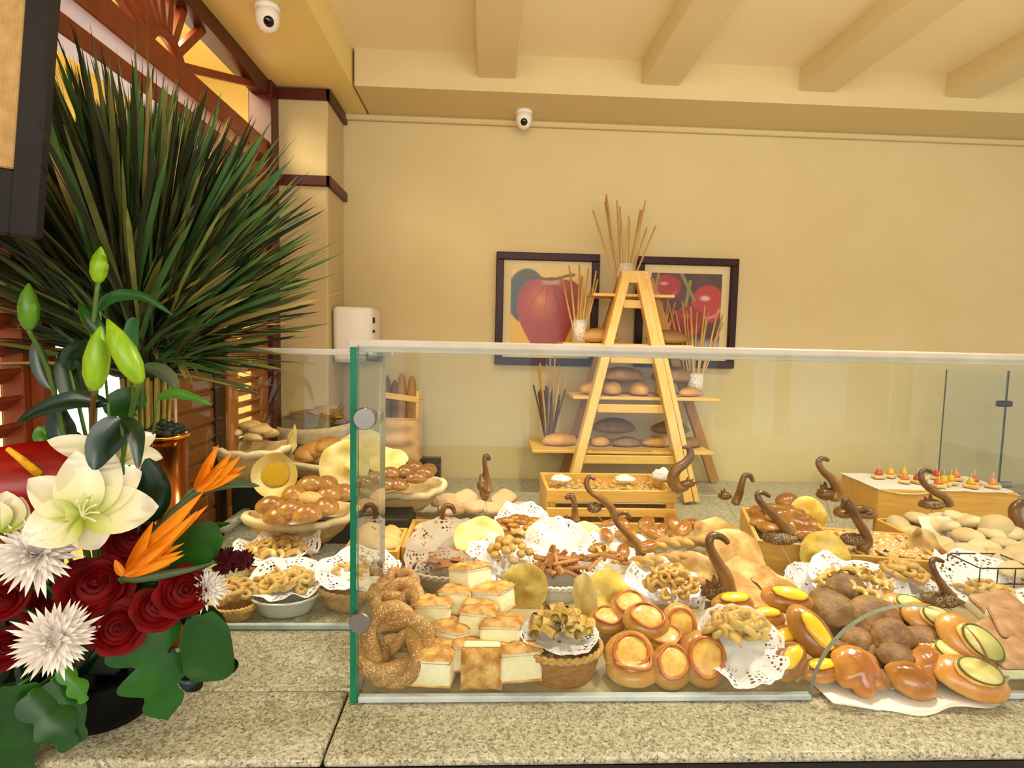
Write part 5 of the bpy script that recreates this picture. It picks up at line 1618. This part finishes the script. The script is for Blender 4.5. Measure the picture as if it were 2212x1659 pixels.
def blade(rd, k):
    a = rd.gauss(0, 36)
    a = max(-80, min(96, a + 2))
    fr = rd.uniform(.5, .98)
    L = np.interp(a, [p[0] for p in OUT], [p[1] for p in OUT]) * fr / 1000 * VD / 1.25
    dy = rd.gauss(0, .3)
    d = Vector((math.sin(RAD(a)), dy - .12, math.cos(RAD(a)))).normalized()
    q0 = rd.uniform(0, 1 - fr) if rd.random() < .65 else 0
    p0 = Vector((rd.uniform(-.045, .045), rd.uniform(-.04, .04), rd.uniform(-.03, .04))) + Vector((d.x, d.y, d.z)) * L / fr * q0
    bend = Vector((d.x * .14, d.y * .1, -.10 * abs(math.sin(RAD(a))))) * L
    return ribbon([p0, p0 + d * L * .5, p0 + d * L + bend], rd.uniform(.0022, .0062), 7)


rd = random.Random(5)
random.seed(5)
for i in range(300):
    g = blade(rd, i)
    ob('grass_blade', mk('grass_blade', *g, GR[rd.choice((0, 0, 1, 1, 2, 3, 3)) if i % 2 else (2 if g[0][-1][0] > .16 else 3)], True), sh)
for c in (0, 1, 3, 3):
    o = ob('grass_fill', mk('grass_fill', *merge(*[blade(rd, i) for i in range(330)]), GR[c]), sh)
    o['kind'] = 'stuff'
for i in range(26):                                              # lower leaves fanning out below the tie
    a = rd.uniform(-100, 105)
    d = Vector((math.sin(RAD(a)), rd.uniform(-.6, .2), math.cos(RAD(a)) * .5 + .1)).normalized()
    L = rd.uniform(.08, .2)
    ob('grass_blade', mk('grass_blade', *ribbon([Vector((0, 0, -.01)), d * L * .6 + Vector((0, 0, .02)), d * L + Vector((0, 0, -.05))], .006, 7), GR[2 if a > 0 else 3]), sh)
STEM = plain('straw_stems', 'b3983e', .5, col2='8e7a30', scale=30, vary=.2)
b0 = at(318, 945, Y=VD) - TIE
for i in range(44):
    a, r = i * 2.4, math.sqrt((i + .5) / 44)
    x, y = r * .048 * math.cos(a), r * .04 * math.sin(a)
    ob('stem', mk('stem', *tube([(x, y, .03), (x * 1.02, y, 0), (b0.x * .6 + x * .8, y * .9, b0.z)], [.0042, .004, .004], 6), STEM), sh)
ob('tie_band', mk('tie_band', *tube([(.054 * math.cos(a), .046 * math.sin(a), -.008) for a in np.linspace(0, 2 * PI, 30, endpoint=False)], .013, 8, True), plain('dark_binding', '1c2212', .7)), sh)

# ---------------------------------------------------------------- flower arrangement on the ledge
POT = at(235, 1560, Y=.98)
thing('flower_pot', 'dark round bowl under the flower arrangement, nearly hidden by leaves', 'pot', mk('flower_pot', *lathe([(0, 0), (.07, 0), (.095, .03), (.10, .08), (.095, .09), (.09, .08), (0, .075)], 32), plain('pot_black', '070605', .7, spec=.1)), (POT.x, .975, CT + .001))
FB = Vector((POT.x, .965, CT + .13))                              # where the stems meet
thing('floral_foam', 'dark green block of floral foam in the dark bowl under the flowers', 'foam', mk('foam', *box(-.055, .055, -.05, .05, CT + .09, CT + .17, .008), plain('foam_green', '16240f', .9)), (POT.x, .97, 0))

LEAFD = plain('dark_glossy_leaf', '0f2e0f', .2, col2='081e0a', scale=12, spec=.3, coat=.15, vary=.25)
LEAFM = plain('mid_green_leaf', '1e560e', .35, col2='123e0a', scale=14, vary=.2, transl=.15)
LEAFB = plain('bright_green_leaf', '4f8a1e', .3, col2='3d7416', scale=14, transl=.25)
LEAFO = plain('dull_green_leaf', '4c5a34', .45, col2='39472a', scale=14)
STEMG = plain('green_stem', '4a6a24', .4, col2='39561c')
STEMB = plain('brown_stem', '6a4a22', .5, col2='553a1a')
BUDM = plain('lime_bud', '92b81c', .35, col2='7aa418', scale=40, transl=.2, stretch=(3, 3, .6))
BUDG = plain('green_bud', '5b8a1c', .35, col2='4a7a18', scale=30, transl=.2)
LILYW = N('lily_petal')
uvv = LILYW.coord('UV')
sxx = LILYW.n('ShaderNodeSeparateXYZ')
LILYW.l(uvv, sxx.inputs[0])
lc = LILYW.ramp(sxx.outputs[1], [(0, '76880e'), (.14, 'a9b24a'), (.34, 'd2cf9a'), (.7, 'e2dcc0'), (1, 'eae3d2')])
LILYW.fin(lc, .4, coat=.15, transl=.2)
LILYW = LILYW.m
MUMW = plain('white_mum_petal', 'f0ebe6', .5, col2='e4ddd6', scale=40, transl=.2)
MUMC = plain('mum_heart', 'cfc68a', .6)
ROSE = plain('dark_red_rose', '4c0204', .6, col2='6e0506', scale=20, spec=.12)
ANTH = plain('red_anthurium', '7a0303', .3, col2='8c0505', scale=6, coat=.2)
SPADIX = plain('yellow_spadix', 'dba413', .5, col2='c98f10', scale=60, bump=.4, bs=200)
ORANGE = plain('orange_sepal', 'd9750c', .35, col2='eb9a1a', scale=14, transl=.25, vary=.1)
ORANGEY = plain('golden_sepal', 'ee9d12', .35, col2='e47e0c', scale=14, transl=.25, vary=.1)
CARN = plain('maroon_carnation', '4a040a', .7, col2='430409', scale=30)


def petal(L, w, curl=.3, cup=.25, tip=.5, n=(9, 12), base=.25, wave=0.0):
    """petal along +y, facing +z; curl bends it back along its length, cup folds its sides up"""
    nu, nv = n

    def f(u, v):
        s = u * 2 - 1
        wd = w * (base + (1 - base) * math.sin(PI * min(1, v ** .8 * .98)) ** .8) if v < .6 else w * max(.03, math.sin(PI * v ** .8 * .98)) ** tip
        wd = w * (base * (1 - v) + (math.sin(PI * v ** .85) if 0 < v < 1 else 0) ** .75) * (1 if v < 1 else 0) + w * .03
        a = curl * v
        y = L * v * (math.cos(a * .8) if True else 1)
        z = -L * v * v * math.sin(curl) * .6 + cup * wd * s * s + wave * w * math.sin(6 * v + 3 * s) * abs(s)
        return (s * wd, y, z)
    V, Fs = grid(nu, nv, f)
    uv = [(i % nu / (nu - 1), i // nu / (nv - 1)) for i in range(len(V))]
    return V, Fs, uv


def pmk(name, m, *a, **k):
    V, Fs, uv = petal(*a, **k)
    return mk(name, V, Fs, m, uv=uv)


def facing(p, tx=0, tz=0, spin=0):
    d = (CAM - p).normalized() + Vector((tx, 0, tz))
    return face(d, spin)


def frame_at(p, tx=0, tz=0):
    """matrix whose z looks at the viewer (tilted by tx, tz), y upwards in the picture"""
    z = ((CAM - p).normalized() + Vector((tx, 0, tz))).normalized()
    x = Vector((0, 0, 1)).cross(z).normalized()
    return Matrix((x, z.cross(x), z)).transposed()


def stem_to(parent, p, m=STEMG, r=.0025, end=None):
    e = (end or FB) - p
    ob('stem', mk('stem', *tube(spline([Vector((0, 0, 0)), e * .5 + Vector((0, .015, .01)), e], 8), r, 6), m), parent)


def flower(name, label, cat, px, py, D, petals, m, tx=0, tz=0, extra=None, stem=True, group=None):
    """petals: (angle in the picture, length px, half width px, curl, cup, lift)"""
    p = at(px, py, Y=D)
    k = p.y / F
    o = thing(name, label, cat, [], p, frame_at(p, tx, tz), None, group)
    for q in petals:
        a, L, w, cu, cp = q[:5]
        lift = q[5] if len(q) > 5 else 0
        me = pmk('petal', m, L * k, w * k, cu, cp, wave=q[6] if len(q) > 6 else 0)
        R_ = Matrix.Rotation(RAD(a - 90), 3, 'Z') @ Matrix.Rotation(RAD(lift), 3, 'X')
        ob('petal', me, o, (0, 0, .001 * len(o.children)), R_)
    if stem:
        rot = frame_at(p, tx, tz)
        e = rot.inverted() @ (FB - p)
        ob('stem', mk('stem', *tube(spline([Vector((0, 0, -.004)), e * .5 + Vector((0, 0, -.03)), e], 8), .003, 6), STEMG), o)
    return o, k


# front lily
o, k = flower('lily', 'large open white lily with a green throat in the front of the bouquet', 'flower', 176, 1116, .84, [
    (64, 150, 40, .35, .22, 14), (92, 142, 38, .25, .25, 20), (42, 162, 36, .5, .2, 8), (132, 138, 36, .6, .25, 16, .10), (2, 152, 46, .5, .25, 6), (197, 108, 44, .4, .3, 8), (-68, 92, 34, .7, .3, -6)], LILYW, 0, .25)
for i in range(5):
    a = RAD(-40 + 36 * i)
    ob('stamen', mk('stamen', *tube([(0, 0, .004), (.010 * math.cos(a), .012 * math.sin(a), .022), (.02 * math.cos(a), .02 * math.sin(a) - .004, .034)], [.0013, .0011, .0016], 6), plain('pale_stamen', 'd9d6a0', .5)), o)
# lily behind it
flower('lily', 'white lily turned away behind the glossy dark leaf', 'flower', 232, 990, .93, [
    (150, 118, 24, .5, .3, 10), (172, 92, 18, .9, .3, 5), (28, 112, 24, .5, .3, 10), (2, 128, 20, .7, .3, 0, .2), (75, 90, 16, .2, .3, 30)], LILYW, .1, .4)
# pale green calla at the edge
flower('calla_bloom', 'pale green-white bloom at the very edge beside the white chrysanthemum', 'flower', -2, 1150, .80, [(80, 90, 34, .2, .5, 0), (110, 80, 30, .2, .5, 0), (60, 84, 30, .3, .5, 0)], LILYW, 0, .1)
# lily buds
for k, (tx, ty, bx, by, w, m, lb, D) in enumerate((
        (218, 533, 211, 610, 17, BUDM, 'small closed lime lily bud standing highest in the bouquet', .92),
        (62, 612, 62, 712, 19, BUDG, 'closed green lily bud in front of the red-brown door post', .90),
        (216, 706, 203, 842, 25, BUDM, 'plump upright lime lily bud beside the long slanting one', .87),
        (232, 690, 302, 826, 25, BUDM, 'longest slanting lime lily bud above the bouquet', .86),
        (170, 655, 226, 735, 17, LEAFM, 'narrow dark green folded bud behind the slanting one', .93))):
    a, b = at(tx, ty, Y=D), at(bx, by, Y=D)
    kk = D / F
    c = (a + b) / 2
    P = [b + (a - b) * t for t in (0, .06, .25, .5, .75, .93, 1)]
    g = tube([p - c for p in P], [w * kk * q for q in (.35, .6, .95, 1, .72, .3, .1)], 12)
    g = ([tuple(Vector(v) * 1) for v in g[0]], g[1])
    o = thing('lily_bud', lb, 'bud', [('bud', mk('bud', *g, m))], c)
    e = (FB + Vector((0, 0, .02))) - c
    s0 = b - c
    mid = at({0: 196, 1: 120, 2: 200, 3: 270, 4: 205}[k], {0: 850, 1: 860, 2: 980, 3: 960, 4: 900}[k], Y=.93) - c
    ob('stem', mk('stem', *tube(spline([s0, mid, e], 14), .0035, 7), STEMB if k == 2 else STEMG), o)


def leafm(path, w, D, m, n=12, fold=.3, dy=0.0, tipw=.05, parent_p=None, prof=None):
    P = [at(x, y, Y=D + dy * i / (len(path) - 1)) for i, (x, y) in enumerate(path)]
    k = D / F
    p0 = P[0].copy()
    P = spline([p - p0 for p in P], n)
    V, Fs = [], []
    nu = 7
    for i, p in enumerate(P):
        t = (P[min(i + 1, n - 1)] - P[max(i - 1, 0)]).normalized()
        view = (CAM - (p0 + p)).normalized()
        s = t.cross(view).normalized()
        u = s.cross(t)
        v = i / (n - 1)
        wd = w * k * (prof(v) if prof else math.sin(PI * (.05 + .93 * v ** .8)) ** .8)
        for j in range(nu):
            q = j / (nu - 1) * 2 - 1
            V.append(p + s * wd * q + u * (-abs(q) ** 1.5 * fold * wd + .001))
    for i in range(n - 1):
        for j in range(nu - 1):
            a = i * nu + j
            Fs.append((a, a + 1, a + nu + 1, a + nu))
    return p0, mk('blade', V, Fs, m)


def leaf(label, path, w, D, m, dy=0.0, fold=.3, stem=True, prof=None, name='leaf', cat='leaf'):
    p0, me = leafm(path, w, D, m, n=30 if prof else 12, fold=fold, dy=dy, prof=prof)
    vein = None
    o = thing(name, label, cat, [('blade', me)], p0)
    if stem:
        e = FB - p0
        ob('stem', mk('stem', *tube(spline([Vector((0, .001, 0)), e * .5 + Vector((0, .03, 0)), e], 8), .0022, 6), STEMG), o)
    return o


for lb, path, w, D, m, dy in (
        ('glossy dark leaf folding down over the back lily', [(262, 905), (238, 935), (215, 975), (204, 1015)], 34, .86, LEAFD, -.02),
        ('narrow glossy leaf hanging beside the folded dark one', [(262, 905), (288, 925), (296, 960), (298, 1012)], 17, .85, LEAFD, -.02),
        ('dark leaf reaching sideways across the door post', [(232, 872), (170, 862), (100, 880), (38, 912)], 19, .90, LEAFD, -.02),
        ('broad dark leaf against the bright doorway', [(150, 965), (135, 935), (128, 905), (132, 875)], 26, .95, LEAFD, 0),
        ('dark leaf low against the bright doorway, under the broad one', [(185, 965), (150, 960), (120, 945), (108, 965)], 30, .96, LEAFD, 0),
        ('upright dark leaf behind the plump lily bud', [(172, 880), (162, 830), (150, 780), (148, 748)], 32, .97, LEAFD, .03),
        ('dark leaf behind the slanting bud, above the plump bud', [(150, 800), (155, 770), (180, 750), (200, 742)], 20, .97, LEAFD, 0),
        ('arched thin leaf curving over in front of the grass sheaf', [(214, 672), (232, 648), (270, 636), (320, 645), (372, 680)], 12, .94, LEAFM, 0),
        ('short upright leaf just behind the longest lily bud', [(286, 770), (282, 735), (286, 700), (292, 686)], 14, .95, LEAFM, 0),
        ('round green leaf behind the straw stems', [(250, 905), (262, 880), (290, 868), (310, 880)], 36, 1.0, LEAFM, 0),
        ('slim bright leaf pointing out past the straw stems', [(340, 862), (370, 850), (410, 856), (458, 875)], 11, .98, LEAFB, 0),
        ('grey-green leaf hanging from the sheaf tie', [(310, 790), (345, 800), (372, 820), (382, 850)], 15, .99, LEAFO, 0),
        ('large dark leaf beside the front lily, in front of the copper vase', [(300, 1130), (325, 1090), (330, 1040), (318, 990)], 36, .92, LEAFD, 0),
        ('lime-green small leaf under the dark doorway leaf', [(98, 965), (88, 945), (92, 930), (105, 938)], 14, .95, LEAFB, 0),
        ('dark leaf at the edge in front of the louvred door', [(110, 840), (90, 800), (80, 760), (78, 735)], 16, .97, LEAFD, 0),
        ('slim leaf under the lower bird of paradise flower', [(268, 1242), (330, 1246), (400, 1238), (470, 1212)], 10, .90, LEAFO, 0),
        ('long olive leaf behind the upper bird of paradise flower', [(400, 1072), (450, 1052), (505, 1044), (560, 1050)], 13, .95, LEAFO, .05),
        ('pointed olive leaf between the two bird of paradise flowers', [(290, 1180), (360, 1160), (430, 1142), (498, 1130)], 14, .93, LEAFM, 0)):
    leaf(lb, path, w, D, m, dy)
rp = lambda v: (math.sin(PI * min(1, .12 + .86 * v)) ** .5)
leaf('rounded mid-green leaf beside the maroon carnation', [(380, 1235), (410, 1200), (445, 1165), (478, 1148)], 44, .90, LEAFM, 0, .1, prof=rp)
leaf('square-tipped bright green leaf low beside the granite counter', [(430, 1330), (445, 1390), (452, 1440), (448, 1472)], 50, .88, LEAFM, 0, .1, prof=lambda v: min(1, .5 + v * 2) * (1 if v < .8 else max(.5, 1 - (v - .8) * 2)))
lob = lambda v: (.35 + .65 * abs(math.sin(v * 8.5))) * (1.0 if v < .75 else max(.03, 1 - (v - .75) * 4.2)) * (.9 if v > .08 else .4)
lob2 = lambda v: (.5 + .5 * abs(math.sin(v * 7 + .6))) * math.sin(PI * (.1 + .88 * v)) ** .5
leaf('large lobed oak-like leaf hanging over the front of the counter', [(300, 1360), (325, 1420), (345, 1480), (362, 1555)], 84, .86, LEAFM, 0, .12, prof=lob)
leaf('glossy lobed leaf hanging at the bottom of the bouquet', [(60, 1500), (95, 1540), (130, 1575), (152, 1618)], 44, .82, LEAFM, 0, .25, prof=lob2)
leaf('second glossy lobed leaf hanging beside the lowest one', [(110, 1470), (135, 1510), (160, 1550), (178, 1600)], 30, .84, LEAFM, 0, .25, prof=lob2)
leaf('glossy finger-shaped leaf under the lower chrysanthemum', [(130, 1445), (155, 1470), (172, 1495), (182, 1518)], 22, .84, LEAFB, 0, .25, prof=lob2)
leaf('big dark leaf filling the bottom corner', [(40, 1480), (30, 1550), (35, 1620), (50, 1700)], 62, .82, LEAFM, 0, .2, prof=lob2)
rdl = random.Random(9)
for i in range(70):                                            # dark filler foliage round the foam
    x, y = rdl.uniform(-20, 470), rdl.uniform(1230, 1560)
    if x > 260 and y > 1470 or (x > 440 and y < 1300):
        continue
    a = rdl.uniform(0, 6.28)
    L = rdl.uniform(50, 100)
    D = rdl.uniform(.90, .97)
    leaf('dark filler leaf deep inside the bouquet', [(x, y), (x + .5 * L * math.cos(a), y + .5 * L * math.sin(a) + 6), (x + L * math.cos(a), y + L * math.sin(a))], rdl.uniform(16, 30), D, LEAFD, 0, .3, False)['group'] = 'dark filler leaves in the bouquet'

# chrysanthemums
def mum(label, px, py, D, r, tx, tz, n=84, seed=0, lim=None):
    p = at(px, py, Y=D)
    k = D / F
    o = thing('chrysanthemum', label, 'flower', [('heart', mk('heart', *blob(r * k * .2, r * k * .2, r * k * .16, .15, 4, 2, .6, 14, 8), MUMC))], p, frame_at(p, tx, tz))
    rdm = random.Random(seed)
    mes = [mk('petal', *petal(r * k, r * k * .055, -.12 - .1 * i, .7, n=(4, 6), base=.6)[:2], MUMW) for i in range(3)]
    for i in range(n):
        q = i / n
        a = i * 137.5
        ob('petal', mes[i % 3], o, (0, 0, .002 + .010 * (1 - q)), Matrix.Rotation(RAD(a), 3, 'Z') @ Matrix.Rotation(RAD(62 * (1 - q) ** 1.2 - 6 + rdm.uniform(-9, 9)), 3, 'X'), (1, (.55 + .45 * q ** .6) * rdm.uniform(.85, 1.12), 1))
    e = frame_at(p, tx, tz).inverted() @ (FB - p)
    ob('stem', mk('stem', *tube([Vector((0, 0, -.003)), e * .5 + Vector((0, 0, -.01)), e], .003, 6), STEMG), o)


mum('spidery white chrysanthemum just below the front lily', 78, 1200, .82, 92, 0, .35, 96, 1)
mum('white chrysanthemum low in the bouquet, below the dark rose', 118, 1382, .80, 88, .05, .1, 96, 2)
mum('white chrysanthemum half hidden behind the brightest rose', 442, 1275, .90, 52, .25, .1, 84, 3)
mum('small white chrysanthemum between two dark roses', 168, 1318, .86, 36, 0, .4, 60, 4)

# roses
def rose(label, px, py, D, r, tx, tz, seed=0):
    p = at(px, py, Y=D)
    k = D / F * r
    o = thing('rose', label, 'flower', [], p, frame_at(p, tx, tz))
    rdm = random.Random(seed)
    for ring, (n, rad, h, open_) in enumerate(((3, .20, .50, 0), (4, .36, .44, 4), (5, .54, .34, 14), (6, .74, .20, 32), (6, .90, .04, 55))):
        for i in range(n):
            a = 2 * PI * (i + .5 * (ring % 2)) / n + rdm.uniform(-.25, .25)
            tl = rdm.uniform(-.08, .08)

            def f(u, v, rad=rad, h=h, n=n, open_=open_, tl=tl):
                s = (u - .5) * 2
                b = a + s * PI / n * 1.35
                tipv = v * (1 - .28 * s * s) * (1 + .06 * math.sin(5 * s + a))
                flare = math.sin(RAD(open_))
                rr = rad * k * (.62 + .30 * v + .34 * flare * tipv ** 3 + tl * v)
                zz = k * (-.38 + (h + .38) * tipv - .22 * flare * tipv ** 4)
                return (rr * math.cos(b), rr * math.sin(b), zz)
            ob('petal', mk('petal', *grid(9, 8, f), ROSE), o)
    ob('core', mk('core', *mv(blob(.62 * k, .62 * k, .42 * k, .05, 2, seed, 1.0, 20, 10), z=-.12 * k), ROSE), o)
    ob('heart', mk('heart', *tube([(.022 * k * math.cos(t) * t / 2, .022 * k * math.sin(t) * t / 2, .40 * k - .02 * k * t) for t in np.linspace(1, 12, 20)], .07 * k, 6), ROSE), o)
    e = frame_at(p, tx, tz).inverted() @ (FB - p)
    ob('stem', mk('stem', *tube([Vector((0, 0, -.1 * k)), e * .5 + Vector((0, 0, -.01)), e], .003, 6), STEMG), o)


rose('large dark red rose below the front lily', 206, 1268, .86, 74, -.1, .4, 1)
rose('red rose facing forward with a bright heart, lowest of the roses', 254, 1358, .84, 56, .0, .05, 2)
rose('red rose between the lowest rose and the one by the carnation', 340, 1312, .86, 50, .15, .2, 3)
rose('brightest red rose, beside the half-hidden chrysanthemum', 398, 1278, .87, 56, .3, .3, 4)
rose('red rose cut off at the picture edge under the spidery chrysanthemum', 2, 1295, .84, 44, .0, .2, 5)
rose('dark rose deep between the two front chrysanthemums', 105, 1312, .91, 46, 0, .2, 6)
rose('dark red rose right behind the front lily petal', 285, 1165, .93, 52, .1, .3, 7)
rose('dark rose low at the picture edge beside the lower chrysanthemum', 10, 1400, .88, 44, 0, .1, 8)

# anthurium
p = at(90, 1030, Y=.88)
k = .88 / F
o = thing('anthurium', 'red glossy anthurium with a yellow spadix behind the front lily', 'flower', [], p, frame_at(p, .0, .25))
ob('spathe', mk('spathe', *merge(grid(34, 9, lambda u, v: ((150 if math.cos(2 * PI * u) < 0 else 112) * k * v * math.cos(2 * PI * u), 82 * k * v * math.sin(2 * PI * u) + 6 * k, .012 * v * v * math.cos(4 * PI * u) - .01 * v * v), True)), ANTH), o)
ob('spadix', mk('spadix', *tube([(-5 * k, 5 * k, .004), (-28 * k, 30 * k, .022), (-52 * k, 56 * k, .030)], [.0062, .0055, .0035], 10), SPADIX), o)
stem_to(o, p) if False else None
e = frame_at(p, .0, .25).inverted() @ (FB - p)
ob('stem', mk('stem', *tube([Vector((0, 0, -.002)), e * .5 + Vector((0, 0, -.02)), e], .003, 6), STEMG), o)

# birds of paradise
def bop(label, base, sepals, bract, D):
    p = at(*base, Y=D)
    k = D / F
    o = thing('bird_of_paradise', label, 'flower', [], p)
    for i, (tx, ty, w, m) in enumerate(sepals):
        t = at(tx, ty, Y=D - .01 * (i % 3)) - p
        L = t.length
        z = (CAM - p).normalized()
        y = t.normalized()
        x = y.cross(z).normalized()
        z = x.cross(y)
        R_ = Matrix((x, y, z)).transposed() @ Matrix.Rotation(RAD(18 * (i % 3) - 14), 3, 'Y')
        ob('sepal', mk('sepal', *petal(L, w * k, .1, .8, n=(5, 10), base=.35)[:2], m), o, (0, -.001 * i, 0), R_)
    q = [at(x, y, Y=D + .005) - p for x, y in bract]
    ob('bract', mk('bract', *tube(spline(q, 14), [.004, .0085, .007, .004, .001], 8), LEAFO), o)
    e = FB - p
    ob('stem', mk('stem', *tube(spline([q[0], e * .5 + Vector((0, .03, 0)), e], 8), .0045, 7), STEMG), o)


bop('orange bird of paradise flower, lower of two, spreading above the roses', (276, 1238), [
    (432, 1066, 13, ORANGE), (330, 1130, 10, ORANGE), (384, 1160, 9, ORANGEY), (396, 1172, 7, ORANGEY), (394, 1190, 8, ORANGEY), (398, 1200, 8, ORANGE), (370, 1216, 10, ORANGE), (448, 1095, 11, ORANGEY), (430, 1108, 9, ORANGE), (256, 1204, 7, ORANGE)],
    [(262, 1250), (300, 1248), (360, 1240), (420, 1228), (462, 1214)], .86)
bop('orange bird of paradise flower, upper of two, reaching towards the linen bowls', (428, 1058), [
    (470, 962, 9, ORANGE), (452, 1000, 10, ORANGE), (520, 988, 10, ORANGEY), (530, 1006, 9, ORANGEY), (522, 1022, 8, ORANGE), (505, 978, 8, ORANGE)],
    [(330, 1150), (380, 1105), (430, 1062), (490, 1050), (545, 1052)], .92)

# maroon carnations
for px, py, r, lb in ((488, 1214, 28, 'ragged maroon carnation beside the rounded leaf'), (524, 1212, 22, 'ragged maroon carnation nearest the white doily')):
    p = at(px, py, Y=.92)
    k = .92 / F
    o = thing('carnation', lb, 'flower', [], p, frame_at(p, .2, .2))
    me = mk('petal', *grid(7, 6, lambda u, v: ((u - .5) * r * k * 1.1 * (.2 + v), r * k * v * (1 + .12 * math.cos(u * 19) * (v > .9)), r * k * .2 * math.sin(u * 14) * v)), CARN)
    for i in range(14):
        ob('petal', me, o, (0, 0, .0006 * i), Matrix.Rotation(RAD(i * 137.5), 3, 'Z') @ Matrix.Rotation(RAD(10 + 4 * i), 3, 'X'))
    e = frame_at(p, .2, .2).inverted() @ (FB - p)
    ob('stem', mk('stem', *tube([Vector((0, 0, 0)), e * .5 + Vector((0, .0, -.02)), e], .002, 6), STEMG), o)
